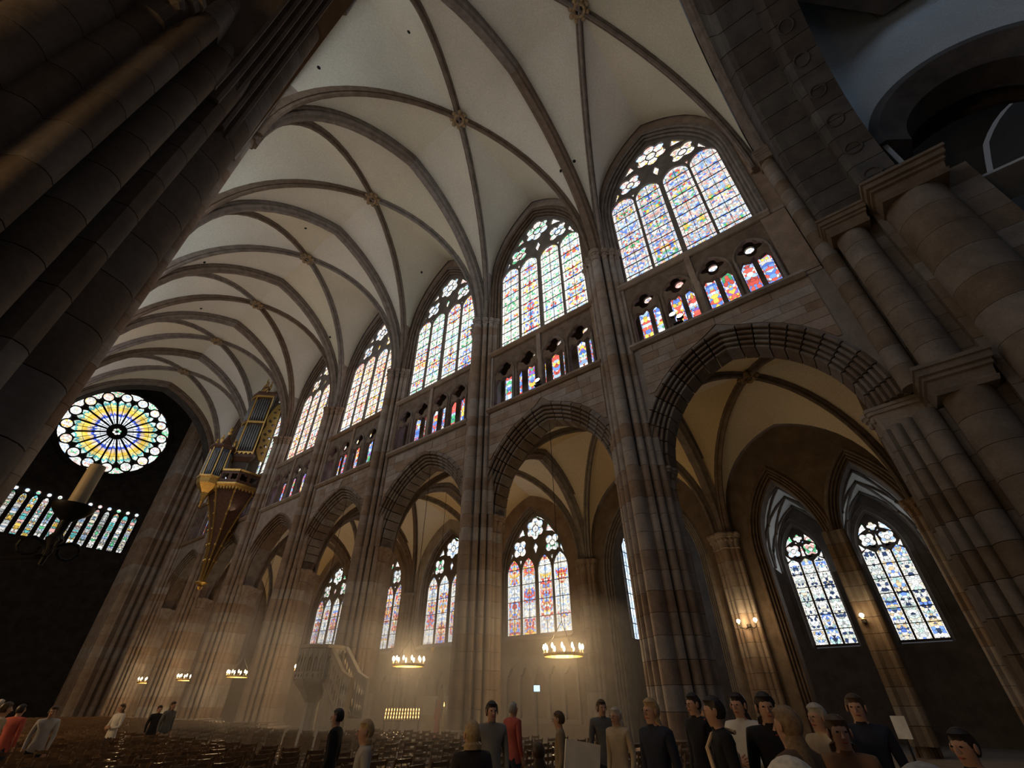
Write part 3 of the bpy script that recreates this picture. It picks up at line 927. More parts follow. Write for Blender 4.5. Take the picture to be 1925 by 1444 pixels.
for k in range(2, 7):
    yc = BAYC[k]; hb0 = yc - PIER[k]; hb1 = PIER[k + 1] - yc
    mpx = lambda u, v, d: (XA + d, yc + u, v)
    wl = arch_loop(2.95, 4.75, 0, 9.2, 5.35, 12)
    MB().plate([[(-hb0, 0), (hb1, 0), (hb1, 16), (-hb0, 16)], wl], 0, 1.0, mpx).obj('window_wall', STONE, aw)
    prof = roll_profile((.0, .5), (.42, -.02), 3, [(.5, .02), (.5, .8), (.0, .8)], .06)
    arch_sweep(MB(), prof, 2.7, 4.42, [1 + 3.8] + lin(1, -1, 24) + [-4.8], lambda u, v, d: mpx(u, 9.2 + v, d)).obj('window_moulding', STONE_RIB, aw, smooth=.55)
    MB().prism([(-.12, 5.2), (-.12, 5.3), (.6, 5.62), (.6, 5.2)], -2.9, 2.9, lambda a, b, c: (XA + a, yc + c, b)).obj('window_sill', STONE, aw)
    window(7 + k, '%s aisle window of pointed lights and six-petal rose, behind the arcade' % ORDW[k - 2], AISL, lambda u, v, d: (XA + .52 + d, yc + u, v), G_AISLE, G_ROUND_B, bars=1.05)
    # blind arcade below the window
    if k < 5:
        lo = [[(-3.2, 1.0), (3.2, 1.0), (3.2, 4.35), (-3.2, 4.35)]]
        for i in range(6):
            c = -2.66 + i * 1.065
            lo.append([(c - .42, 1.2), (c + .42, 1.2), (c + .42, 3.0)] + [(c + x, 3.15 + z) for x, z in ((.36, .18), (.22, .24), (.2, .36), (.12, .5), (0, .62), (-.12, .5), (-.2, .36), (-.22, .24), (-.36, .18))] + [(c - .42, 3.0)])
        MB().plate(lo, -.2, .0, mpx).obj('blind_arcade', PULPIT if False else STONE, aw)

MB().box(8.5, 19.5, 45.3, 46, 0, 17).obj('end_wall', STONE, aw)
# ---- chapel behind the aisle in the two bays nearest the crossing
ch = struct('wall_chapel', 'side chapel walls behind the aisle in the bays nearest the crossing')
X1 = 25.4
def chapel_front(yc, arches, y0, y1):
    mpx = lambda u, v, d: (XA + d, u, v)
    lo = [[(y0, 0), (y1, 0), (y1, 16), (y0, 16)]]
    for c, a, zs, h in arches: lo.append(arch_loop(a + .5, h + .5, c, zs, .02, 10))
    MB().plate(lo, .1, 1.2, mpx).obj('arch_wall', STONE_CROSS, ch)
    for c, a, zs, h in arches:
        pr = roll_profile((.0, .45), (.5, .02), 4, [(.58, .1), (.58, 1.3), (0, 1.3)], .06)
        arch_sweep(MB(), pr, a, h, [1 + zs - .02] + lin(1, -1, 24) + [-(1 + zs - .02)], lambda u, v, d: mpx(c + u, zs + v, d)).obj('arch_moulding', STONE_RIB, ch, smooth=.55)
chapel_front(0, [(-7.62, 1.42, 8.2, 3.6), (-11.25, 1.42, 8.2, 3.6)], PIER[0] - .5, PIER[1])
chapel_front(0, [(-.2, 2.7, 8.2, 4.6)], PIER[1], PIER[2])
# half column between the two arches
rp = envelope([(0, 0, .42), (-.28, .3, .2), (-.28, -.3, .2)], 30)
for i in range(14): mobj('stone_course', MB().prism(rp, 0, .6).obj('t', STONE_CROSS, smooth=.7).data if i == 0 else ch_me, ch, (XA + .25, -9.43, i * .615)) if i else None or globals().__setitem__('ch_me', MB().prism(rp, 0, .6).obj('t', STONE_CROSS, smooth=.7).data)
for nm in [o.name for o in bpy.data.objects if o.name.startswith('t') and o.name[:2] in ('t', 't.')]: bpy.data.objects.remove(bpy.data.objects[nm])
# chapel north wall with two windows
CHW = []
def tracery_ch(a, z0, zs, za):
    h = za - zs; outer = arch_loop(a + .14, h + .14, 0, zs, z0 - .1)
    w = (2 * a - .2) / 6; cs = [-(2 * w + .1), 0, 2 * w + .1]
    L = [('light', [(c - w, z0), (c + w, z0), (c + w, zs), (c, zs + .25), (c - w, zs)], c, w) for c in cs]
    F = [('quatrefoil', foil(s * a * .47, zs + .70, 4, a * .40, PI / 4), s * a * .47, a * .40) for s in (-1, 1)]
    B = ('quatrefoil', foil(0, zs + 1.42, 4, a * .24, 0), 0, a * .24)
    X = [[(-.09, zs + .34), (.09, zs + .34), (.05, zs + .78), (0, zs + .98), (-.05, zs + .78)]]
    for g in (-1, 1):
        X += [[(g * .98, zs + .12), (g * 1.0, zs + .5), (g * .88, zs + .36), (g * .78, zs + .22)], [(g * .22, zs + .2), (g * .5, zs + .27), (g * .28, zs + .38)],
              [(g * .84, zs + 1.0), (g * .62, zs + 1.4), (g * .42, zs + 1.62), (g * .34, zs + 1.28), (g * .56, zs + 1.18)], [(g * .1, zs + 1.1), (g * .26, zs + 1.16), (g * .2, zs + 1.22)]]
    return outer, L, F, B, X
mpn = lambda u, v, d: (X1 + d, u, v)
MB().plate([[(PIER[0] - .5, 0), (PIER[2] - 1.2, 0), (PIER[2] - 1.2, 16.5), (PIER[0] - .5, 16.5)], arch_loop(1.15, 2.3, -7.1, 9.0, 4.4), arch_loop(1.15, 2.3, -11.05, 9.0, 4.4)], 0, .9, mpn).obj('window_wall', STONE_DARK, ch)
for i, yc in enumerate((-7.1, -11.05)):
    arch_sweep(MB(), [(0, .4), (.2, .1), (.36, -.03), (.4, .6), (0, .6)], 1.05, 2.15, [5.6] + lin(1, -1, 20) + [-5.6], lambda u, v, d: (X1 + d, yc + u, 9.0 + v)).obj('window_moulding', STONE_DARK, ch, smooth=.55)
    window(30 + i, '%s three-light grisaille chapel window at right, %s' % (('left', 'right')[i], ('seen over the wall lamp', 'half hidden by a half column')[i]), tracery_ch(1.02, 4.6, 9.0, 10.95), lambda u, v, d: (X1 + .42 + d, yc + u, v), G_CHAP, G_ROUND_B, bars=.75, spokes=False)
# chapel west wall with the bluish window
YW = 2.9
mpw = lambda u, v, d: (u, YW + d, v)
MB().plate([[(XA + 1.0, 0), (X1 + 1, 0), (X1 + 1, 16.5), (XA + 1.0, 16.5)], arch_loop(1.75, 3.4, 22.75, 10.2, 5.1)], 0, .9, mpw).obj('window_wall', STONE_CROSS, ch)
def tracery3(a, z0, zs, za):
    outer = arch_loop(a + .1, za - zs + .1, 0, zs, z0 - .1); w = (2 * a - .3) / 6; cs = [-(2 * w + .15), 0, 2 * w + .15]
    L = [('light', arch_loop(w, w * 1.8, c, (zs + (.9 if c == 0 else .0)), z0, 5), c, w) for c in cs]
    F = [('q', circ(s * .62, zs + 1.75, .34, 12), s * .62, .34) for s in (-1, 1)]
    return outer, L, F, None, []
window(32, 'bluish plain leaded window seen edge-on beside the nearest right pillar', tracery3(1.62, 5.25, 10.2, 13.4), lambda u, v, d: (22.75 + u, YW + .4 + d, v), G_PLAIN, G_PLAIN, bars=.9, spokes=False)
# chapel vaults: net of ribs on pale plaster
cv = struct('ceiling', 'pale net vaults with thin ribs inside the side chapel')
for (ya, yb) in ((PIER[0], -9.43), (-9.43, -5.6), (-5.6, YW)):
    n = 10; grid = []
    yc = (ya + yb) / 2; hy = (yb - ya) / 2
    hh = 4.0 if hy < 2.5 else 3.6
    zsp = 8.4 if hy < 2.5 else 12.6
    for i in range(n + 1):
        u, v = arch_pt(hy - .05, hh, 0, -1 + 2 * i / n)
        grid.append([(XA + 1.1 + (X1 - XA - 1.1) * j / 4, yc + u, zsp + v) for j in range(5)])
    MB().rings(grid, closed=False, caps=False).obj('vault_web', PLASTER_C, cv, smooth=1.0)
    P = lambda s, t: Vector((XA + 1.1 + (X1 - XA - 1.1) * t, yc + arch_pt(hy - .12, hh - .08, 0, s)[0], zsp + arch_pt(hy - .12, hh - .08, 0, s)[1]))
    lines = []
    for j in range(3):
        t0 = j / 3; t1 = (j + 1) / 3
        for sg in (-1, 1):
            lines.append([P(sg * (1 - i / 6 * .5), t0 + (t1 - t0) * .5 * i / 6) for i in range(7)])
            lines.append([P(sg * (1 - i / 6 * .5), t1 - (t1 - t0) * .5 * i / 6) for i in range(7)])
            lines.append([P(sg * .5 * (1 - i / 4), t0 + (t1 - t0) * (.5 - .5 * i / 4)) for i in range(5)])
            lines.append([P(sg * .5 * (1 - i / 4), t0 + (t1 - t0) * (.5 + .5 * i / 4)) for i in range(5)])
    for l in lines:
        MB().tube(l, .075, 6).obj('rib', STONE_RIB, cv, smooth=True)
        MB().ball(l[-1], .13, 8, 5).obj('boss', BOSSM, cv, smooth=True)
    for x in (XA + 1.15, X1):
        arch_sweep(MB(), [(0, -.1), (.16, -.1), (.16, .1), (0, .1)], hy - .2, hh - .15, lin(-1, 1, 20), lambda u, v, d: (x + d, yc + u, zsp + v)).obj('wall_rib', STONE_RIB, cv, smooth=.5)

# ------------------------------------------------------------------ crossing pier, arch and crossing
cr = struct('wall_crossing', 'dark massive crossing pier and arch at the right edge')
def drums(cx, cy, r, z0, z1, h, mat, name='drum_stone', arc=None):
    poly = circ(0, 0, r, 22); n = max(1, round((z1 - z0) / h)); hz = (z1 - z0) / n
    me = None
    for i in range(n):
        if me is None:
            o = MB().prism(poly, 0, hz - .012).obj(name, mat, cr, smooth=.7); me = o.data; o.location = (cx, cy, z0)
        else: mobj(name, me, cr, (cx, cy, z0 + i * hz))
def blocks(x0, x1, y0, y1, z0, z1, h, mat):
    n = max(1, round((z1 - z0) / h)); hz = (z1 - z0) / n; me = None
    for i in range(n):
        if me is None:
            o = MB().box(x0, x1, y0, y1, 0, hz - .012).obj('stone', mat, cr); me = o.data; o.location = (0, 0, z0)
        else: mobj('stone', me, cr, (0, 0, z0 + i * hz))
def moulded_cap(pts, z0, h, mat, name='capital'):
    c = (sum(p[0] for p in pts) / len(pts), sum(p[1] for p in pts) / len(pts))
    MB().rings([[(c[0] + (x - c[0]) * s_, c[1] + (y - c[1]) * s_, z0 + z * h) for x, y in pts] for z, s_ in ((0, 1.0), (.15, 1.06), (.18, 1.0), (.45, 1.06), (.5, 1.14), (.62, 1.14), (.66, 1.22), (.85, 1.24), (.88, 1.3), (1, 1.3))]).obj(name, mat, cr)
SC = STONE_CROSS
blocks(7.5, 11.0, -13.9, -13.25, 0, 22.0, .62, SC)
blocks(7.05, 11.0, -14.75, -13.75, 0, 16.0, .62, SC)
blocks(6.8, 11.0, -17.4, -14.75, 0, 16.0, .78, SC)
drums(7.38, -13.2, .30, 9.3, 22.0, .7, SC)                     # slim vault shaft
drums(7.05, -13.98, .52, .6, 8.6, .8, SC)
drums(7.05, -13.98, .46, 9.4, 15.3, .75, SC)
drums(6.75, -15.75, .80, .6, 15.2, .95, SC)
moulded_cap([(6.55, -14.6), (7.9, -14.6), (7.9, -13.35), (6.55, -13.35)], 8.5, .9, SC)
moulded_cap([(6.55, -14.55), (7.9, -14.55), (7.9, -13.4), (6.55, -13.4)], 15.2, .85, SC)
moulded_cap([(5.95, -16.6), (8.0, -16.6), (8.0, -14.9), (5.95, -14.9)], 15.1, .95, SC)
moulded_cap([(7.0, -13.5), (7.9, -13.5), (7.9, -12.9), (7.0, -12.9)], 21.6, .7, SC)
# respond of the arcade in the nearest bay
pr_ = struct('pillar', 'half pillar carrying the nearest arcade arch, joined to the crossing pier'); pr_.location = (8.4, PIER[0] + .05, 0)
for i in range(12):
    hz = (8.46 - 0) / 12; o = mobj('stone_course', drum_low, pr_, (0, 0, i * hz)); o.scale = (1, 1, hz / HC)
    o.material_slots[0].link = 'OBJECT'; o.material_slots[0].material = SC
mobj('capital', cap_low, pr_)
# stepped arch orders towards the crossing
for (y0, y1, a, zs, za, th) in ((-14.85, -13.45, 6.95, 16.1, 27.2, 3.6), (-15.95, -14.85, 6.4, 16.1, 25.6, 2.6)):
    pf = [(0, y0), (0, y1 - .18), (.12, y1), (.5, y1), (th, y1), (th, y0)]
    for sg in (-1, 1):
        nv = 16; e = lin(1, 0, nv)
        for i in range(nv):
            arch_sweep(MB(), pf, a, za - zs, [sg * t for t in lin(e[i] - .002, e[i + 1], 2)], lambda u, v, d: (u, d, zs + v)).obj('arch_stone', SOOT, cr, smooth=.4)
# ring medallions on the inner order
for i in range(7):
    t = .93 - i * .12
    u, v = arch_pt(6.4, 9.5, .0, t)
    tx, tz = arch_pt(6.4, 9.5, 0, t - .02); tg = Vector((tx - u, 0, tz - v)).normalized(); ax = Vector((0, 1, 0)); nn = tg.cross(ax)
    pts = [Vector((u, -15.35, 16.1 + v)) + .26 * (cos(2 * PI * j / 16) * tg + sin(2 * PI * j / 16) * ax) - nn * .0 for j in range(17)]
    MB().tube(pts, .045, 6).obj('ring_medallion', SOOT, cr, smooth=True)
MB().box(-7.6, 7.6, -13.95, -13.3, 30.9, 33).obj('upper_wall', STONE_DARK, cr)
# north side of the crossing: two round arches on a middle column, transept behind
mpk = lambda u, v, d: (7.3 + d, u, v)
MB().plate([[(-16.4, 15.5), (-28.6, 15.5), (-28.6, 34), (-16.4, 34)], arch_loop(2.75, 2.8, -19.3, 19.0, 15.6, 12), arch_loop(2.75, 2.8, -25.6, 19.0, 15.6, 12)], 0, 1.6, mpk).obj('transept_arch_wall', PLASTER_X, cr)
for c in (-19.3, -25.6):
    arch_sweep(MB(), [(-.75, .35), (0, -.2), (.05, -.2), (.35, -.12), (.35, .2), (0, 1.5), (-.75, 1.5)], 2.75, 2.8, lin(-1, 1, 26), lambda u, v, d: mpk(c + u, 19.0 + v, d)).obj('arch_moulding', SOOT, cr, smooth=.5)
drums(8.1, -22.45, .7, 0, 18.2, .9, SC)
moulded_cap([(7.2, -23.2), (9, -23.2), (9, -21.7), (7.2, -21.7)], 18.1, .9, SC)
tv = struct('ceiling', 'dim vault of the transept seen through the arch at the upper right')
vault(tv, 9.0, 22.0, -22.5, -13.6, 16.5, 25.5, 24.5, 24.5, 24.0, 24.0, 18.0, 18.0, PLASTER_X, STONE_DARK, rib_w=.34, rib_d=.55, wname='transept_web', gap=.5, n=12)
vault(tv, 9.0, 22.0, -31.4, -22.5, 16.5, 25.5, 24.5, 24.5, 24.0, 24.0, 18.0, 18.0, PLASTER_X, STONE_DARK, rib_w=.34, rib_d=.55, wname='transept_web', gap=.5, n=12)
MB().box(11.0, 22, -13.6, -13.2, 0, 26).obj('transept_wall', STONE_DARK, cr)
MB().box(22, 22.5, -31.4, -13.2, 0, 27).obj('transept_wall', STONE_DARK, cr)
# squinch with moulded edge in the corner and dome drum above
sq_ = []
apex = Vector((7.25, -16.1, 21.9))
nq = 14
A_ = Vector((2.2, -16.1, 25.6)); B_ = Vector((7.2, -21.3, 25.6))
rim = []
for i in range(nq + 1):
    g = PI * i / nq; c = (A_ + B_) / 2; h = (A_ - B_) / 2
    rim.append(c + h * cos(g) + Vector((0, 0, 4.6 * sin(g))))
grid = [[tuple(apex.lerp(p, s_ / 6) + Vector((.35, .35, .25)) * sin(PI * s_ / 6)) for s_ in range(7)] for p in rim]
MB().rings(grid, closed=False, caps=False).obj('squinch', PLASTER_X, cr, smooth=1.0)
MB().tube([p * 1.0 for p in rim], .28, 10).obj('squinch_arch', STONE_DARK, cr, smooth=True)
MB().tube([p + Vector((-.3, -.3, .5)) for p in rim], .2, 10).obj('squinch_arch', STONE_DARK, cr, smooth=True)
dr = []
R8 = 7.0
oct_ = [(R8 / cos(PI / 8) * cos(PI / 8 + k * PI / 4), -22.3 + R8 / cos(PI / 8) * sin(PI / 8 + k * PI / 4)) for k in range(8)]
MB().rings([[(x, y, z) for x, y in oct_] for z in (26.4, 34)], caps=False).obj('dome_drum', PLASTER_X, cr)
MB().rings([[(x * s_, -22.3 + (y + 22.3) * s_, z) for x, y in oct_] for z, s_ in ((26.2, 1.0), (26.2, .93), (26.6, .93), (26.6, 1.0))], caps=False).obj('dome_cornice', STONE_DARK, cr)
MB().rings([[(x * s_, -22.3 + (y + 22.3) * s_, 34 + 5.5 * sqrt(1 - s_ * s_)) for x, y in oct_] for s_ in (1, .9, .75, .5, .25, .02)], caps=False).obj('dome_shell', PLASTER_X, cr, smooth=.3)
for x, y in oct_:
    MB().tube([(x * .98, -22.3 + (y + 22.3) * .98, 26.4), (x * .97, -22.3 + (y + 22.3) * .97, 33.5)], .3, 8).obj('dome_rib', STONE_DARK, cr, smooth=True)

# ------------------------------------------------------------------ west end
ww = struct('wall_west', 'very dark west wall of the nave with the rose window')
YR, ZR, RR = 63.4, 31.6, 5.75
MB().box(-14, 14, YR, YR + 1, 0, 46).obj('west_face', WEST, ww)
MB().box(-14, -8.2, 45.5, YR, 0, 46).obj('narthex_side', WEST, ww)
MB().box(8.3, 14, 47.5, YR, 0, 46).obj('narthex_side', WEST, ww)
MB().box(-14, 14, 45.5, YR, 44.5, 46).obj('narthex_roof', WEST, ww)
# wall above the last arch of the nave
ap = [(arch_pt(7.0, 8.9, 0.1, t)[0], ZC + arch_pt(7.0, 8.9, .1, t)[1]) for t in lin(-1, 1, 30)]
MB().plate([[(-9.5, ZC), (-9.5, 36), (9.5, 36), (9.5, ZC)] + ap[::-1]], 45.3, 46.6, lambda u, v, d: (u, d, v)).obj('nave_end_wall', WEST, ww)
# great west pillars with many shafts
WPX = [[(-2.6, -1.5), (2.6, -1.5), (2.6, 2.2), (-2.6, 2.2)]] + [(-2.6 + .65 * i, -1.5, .24) for i in range(9)] + [(-2.6, -1.5 + .7 * i, .24) for i in range(6)]
WP = envelope(WPX, 110)
wpm = MB().prism(WP, 0, .9 - .012).obj('t', STONE, smooth=.7).data; bpy.data.objects.remove(bpy.data.objects['t'])
for sx in (1, -1):
    p = struct('pillar', 'massive many-shafted pillar at the west end of the %s wall' % ('right' if sx > 0 else 'left'), (7.95 if sx > 0 else -10.9, 50.4, 0))
    if sx < 0: p.scale = (-1, 1, 1)
    for i in range(38): mobj('stone_course', wpm, p, (0, 0, i * .9))

rw = struct('window_50', 'great round rose window of coloured glass in the west wall')
mr = lambda u, v, d: (u, YR - .12 - d, ZR + v)
def pol(r, g): return (r * sin(g), r * cos(g))
for i in range(32):
    g0 = (i + .5) * 2 * PI / 32; hw = PI / 32
    m0 = .06 if i % 2 == 0 else .06
    loop = []
    for (r, s_) in ((.19, -1), (.4, -1), (.62, -1), (.71, -1), (.755, -.55), (.79, 0), (.755, .55), (.71, 1), (.62, 1), (.4, 1), (.19, 1)):
        thick_left = (.105 if i % 2 == 0 else .045); thick_right = (.045 if i % 2 == 0 else .105)
        R = r * RR
        hh = hw * s_
        if s_ < 0: hh += s_ * -1 * thick_left / R
        if s_ > 0: hh -= s_ * thick_right / R
        loop.append(pol(R, g0 + hh))
    me = bpy.data.meshes.new('petal_glass'); n = len(loop)
    me.from_pydata([mr(u, v, 0) for u, v in loop] + [mr(u, v, -.02) for u, v in loop], [], [tuple(range(n)), tuple(range(n, 2 * n))[::-1]] + [(j, n + j, n + (j + 1) % n, (j + 1) % n) for j in range(n)])
    l1 = me.uv_layers.new(name='metres')
    for lp in me.loops:
        u, v = loop[lp.vertex_index % n]; l1.data[lp.index].uv = (math.atan2(u, v) * 3, sqrt(u * u + v * v) / RR)
    me.materials.append(G_ROSE); mobj('petal_glass', me, rw)
for i in range(16):
    g = (i + .5) * 2 * PI / 16
    u, v = pol(.865 * RR, g)
    pane('roundel_glass', circ(u, v, .098 * RR, 16), 0, mr, G_ROUND if i % 3 else G_ROUND_B, rw)
    g = i * 2 * PI / 16
    q = [pol(.985 * RR, g - .135), pol(1.0 * RR, g), pol(.985 * RR, g + .135), pol(.875 * RR, g + .045), pol(.86 * RR, g), pol(.875 * RR, g - .045)]
    pane('spandrel_glass', q, 0, mr, G_ROUND_B, rw)
for i in range(6):
    u, v = pol(.055 * RR, i * PI / 3); pane('centre_glass', circ(u, v, .026 * RR, 10), 0, mr, G_ROUND_B, rw)
mb = MB()
mb.plate([circ(0, 0, 1.08 * RR, 64), circ(0, 0, 1.0 * RR, 64)], -.12, .18, mr)
mb.plate([circ(0, 0, .19 * RR, 32), circ(0, 0, .085 * RR, 20)], -.1, .12, mr)
for rr_ in (.30, .41, .60): mb.plate([circ(0, 0, rr_ * RR + .018, 64), circ(0, 0, rr_ * RR - .018, 64)], .02, .05, mr)
for i in range(16):
    g = (i + .5) * 2 * PI / 16; u, v = pol(.865 * RR, g)
    mb.plate([circ(u, v, .122 * RR, 18), circ(u, v, .096 * RR, 18)], -.05, .1, mr)
    g = i * 2 * PI / 16
    a, b = pol(.2 * RR, g), pol(.84 * RR, g); n_ = Vector((cos(g), -sin(g))) * .09
    mb.plate([[(a[0] - n_.x, a[1] - n_.y), (b[0] - n_.x, b[1] - n_.y), (b[0] + n_.x, b[1] + n_.y), (a[0] + n_.x, a[1] + n_.y)]], -.05, .12, mr)
mb.obj('rose_tracery', WEST, rw)
# gallery lancets under the rose
gw = struct('window_51', 'row of tall narrow gallery lancets under the rose window')
mg = lambda u, v, d: (u, YR - .1 - d, v)
for i in range(14):
    c = -6.4 + i * .985
    lp = arch_loop(.27, .5, c, 21.1, 17.2, 4)
    pane('glass_light', lp, 0, mg, G_GALL, gw, c, .27)
    pane('trefoil_glass', circ(c, 21.95, .2, 10), 0, mg, G_ROUND_B, gw)
    mb = MB(); mb.plate([arch_loop(.36, .62, c, 21.1, 17.1, 4), arch_loop(.27, .5, c, 21.1, 17.2, 4)], -.1, .1, mg)
    for z in lin(17.8, 20.6, 4): mb.plate([[(c - .27, z), (c + .27, z), (c + .27, z + .05), (c - .27, z + .05)]], 0.0, .04, mg)
    mb.obj('lancet_frame', WEST, gw)
#PART2
# ------------------------------------------------------------------ ring chandeliers hanging in the arcade arches
FZ = 0.3                                                       # floor level
LAMP = (1.0, 0.66, 0.32)
def chandelier(loc, label):
    t = thing('chandelier', label, 'chandelier', loc, group='ring chandeliers in the arcade arches')
    R = .72
    mb = MB(); mb.rings([[((R + a) * cos(2 * PI * i / 24), (R + a) * sin(2 * PI * i / 24), b) for a, b in ((-.02, -.05), (.02, -.05), (.02, .05), (-.02, .05))] for i in range(25)], caps=False).obj('ring', GOLD, t)
    for k in range(3):
        g = k * 2 * PI / 3
        MB().tube([(R * cos(g), R * sin(g), .05), (0, 0, 1.1)], .012, 5).obj('stay', IRON, t)
    MB().tube([(0, 0, 1.08), (0, 0, 13.38 - loc[2])], .014, 5).obj('chain', IRON, t)
    for k in range(12):
        g = k * PI / 6; x, y = R * cos(g), R * sin(g)
        c = MB().lathe([(.04, .04), (.045, .06), (.022, .07), (.022, .17), (.01, .18)], 8, (x, y, 0)).obj('candle_holder', WAX, t)
        MB().lathe([(.006, .17), (.034, .20), (.042, .25), (.03, .30), (.006, .35)], 8, (x, y, 0)).obj('bulb', BULB, c, smooth=True)
    l = bpy.data.lights.new('chandelier_light', 'POINT'); l.energy = CH_W; l.color = LAMP; l.shadow_soft_size = .5
    o = bpy.data.objects.new('chandelier_light', l); COL.objects.link(o); o.location = (0, 0, .25); o.parent = t
CH_W = 230
for k in range(1, 7):
    chandelier((8.25, BAYC[k], 3.4), '%s lit ring chandelier hanging in the right arcade, counted from the viewer' % ORDW[k - 1])

def wall_lamp(loc, nb, label, power):
    t = thing('wall_lamp', label, 'lamp', loc)
    MB().lathe([(.02, -.08), (.1, -.06), (.1, .06), (.02, .08)], 10).obj('back_plate', IRON, t, smooth=True)
    for i in range(nb):
        dy = (i - (nb - 1) / 2) * .75
        MB().tube([(.3, 0, 0), (0, dy * .5, -.12), (-.18, dy, -.06), (-.2, dy, .06)], .018, 6).obj('arm', IRON, t)
        MB().lathe([(.02, .05), (.07, .07), (.02, .09)], 8, (-.2, dy, 0)).obj('cup', GOLD, t)
        MB().ball((-.2, dy, .2), .085, 8, 6).obj('bulb', BULB, t, smooth=True)
    l = bpy.data.lights.new('wall_lamp_light', 'POINT'); l.energy = power; l.color = LAMP; l.shadow_soft_size = .25
    o = bpy.data.objects.new('wall_lamp_light', l); COL.objects.link(o); o.parent = t; o.location = (-.45, 0, .2)
wall_lamp((17.56, -4.7, 4.9), 2, 'starry two-bulb wall lamp on the aisle column right of the nearest pillar', 50)
wall_lamp((17.9, -9.2, 4.75), 1, 'small single wall lamp on the column between the two chapel windows', 28)
# lower nave is lit by the seen lamps and by unseen lights added on the left

# ------------------------------------------------------------------ organ on the right wall
OY = 33.15
for x, y in [(-13.2, -6.5), (-13.2, 1.5)] + [(-8.25, BAYC[k]) for k in range(2, 7)]:  # unseen warm fill added for pillar, candle and chairs, partly as mirrored chandeliers
    l = bpy.data.lights.new('left_aisle_lamp_light', 'POINT'); l.energy = 300; l.color = LAMP; l.shadow_soft_size = .5
    o = bpy.data.objects.new('left_aisle_lamp_light', l); COL.objects.link(o); o.location = (x, y, 3.6)
org = thing('pipe_organ', 'gilded swallow-nest pipe organ hanging high on the far right wall', 'organ', (7.5, OY, 9.6))
om = lambda p, u, z: (-p, u, z - 9.6)
def opoly(c, r, n, z, a0=0.0, sq=1.0): return [om(c + r * cos(a0 + 2 * PI * i / n) * sq, r * sin(a0 + 2 * PI * i / n), z) for i in range(n)]
lv = [(9.8, .08), (10.6, .22), (11.6, .34), (12.8, .55), (14.0, .85), (15.2, 1.25), (16.2, 1.65), (17.0, 1.95), (17.4, 2.1)]
MB().rings([opoly(.75, r, 8, z, PI / 8) for z, r in lv]).obj('pendant', OAKRED, org)
for i in range(8):
    a = PI / 8 + i * PI / 4
    MB().tube([om(.75 + (r + .02) * cos(a), (r + .02) * sin(a), z) for z, r in lv], .07, 5).obj('gilt_ridge', GOLD, org)
    for z, r in lv[2:]:
        MB().ball(om(.75 + (r + .08) * cos(a), (r + .08) * sin(a), z), .11, 6, 4).obj('crocket', GOLD, org)
MB().lathe([(.02, -.55), (.12, -.5), (.2, -.3), (.08, -.2), (.42, -.05), (.5, .0), (.45, .08), (.1, .14), (.08, .3)], 14, om(.75, 0, 9.9)).obj('pendant_knob', GOLD, org, smooth=True)
# gallery balustrade
gpts = [(-.0, -2.2), (1.75, -2.2), (2.75, -1.1), (2.75, 1.1), (1.75, 2.2), (0, 2.2)]
MB().rings([[om(p * s_, u * s_, z) for p, u in gpts] for z, s_ in ((17.3, .98), (17.5, 1.05), (17.65, 1.05), (17.7, .98))]).obj('gallery_floor', GOLD, org)
for i in range(len(gpts) - 1):
    (p0, u0), (p1, u1) = gpts[i], gpts[i + 1]
    L_ = sqrt((p1 - p0) ** 2 + (u1 - u0) ** 2); n = max(2, round(L_ / .75)); lo = [[(0, 17.7), (L_, 17.7), (L_, 18.75), (0, 18.75)]]
    for j in range(n): lo.append(foil((j + .5) * L_ / n, 18.22, 4, min(.42, L_ / n * .45), PI / 4))
    dx, du = (p1 - p0) / L_, (u1 - u0) / L_
    MB().plate(lo, -.05, .05, lambda s_, z, d: om(p0 + dx * s_ + du * d, u0 + du * s_ - dx * d, z)).obj('parapet_panel', OAKRED, org)
    MB().plate([[(0, 18.72), (L_, 18.72), (L_, 18.9), (0, 18.9)]], -.1, .1, lambda s_, z, d: om(p0 + dx * s_ + du * d, u0 + du * s_ - dx * d, z)).obj('gilt_rail', GOLD, org)
    for j in range(n * 3):
        s_ = (j + .5) * L_ / n / 3
        MB().ball(om(p0 + dx * s_, u0 + du * s_, 17.22), .09, 6, 4, (1, 1, 1.6)).obj('pendant_bead', GOLD, org)
# main case
case = [(.9, -1.5), (1.1, -1.6), (2.2, -.5), (2.2, .5), (1.1, 1.6), (.9, 1.5)]
def csc(p, u, s_): return (1.4 + (p - 1.4) * s_, u * s_)
MB().prism([csc(p, u, .8) for p, u in case], 18.9, 20.3, lambda a, b, c: om(a, b, c)).obj('lower_case', OAK, org)
MB().box(-.9, 0, -.9, .9, 18.9 - 9.6, 27.3 - 9.6).obj('back_case', OAK, org)
MB().rings([[om(*csc(p, u, s_), z) for p, u in case] for z, s_ in ((20.1, .85), (20.5, 1.12), (20.75, 1.15), (20.8, 1.0))]).obj('case_ledge', OAKRED, org)
MB().prism(case, 20.8, 27.4, lambda a, b, c: om(a, b, c)).obj('main_case', OAK, org)
FACES = [((1.1, -1.6), (2.2, -.5)), ((2.2, -.5), (2.2, .5)), ((2.2, .5), (1.1, 1.6))]
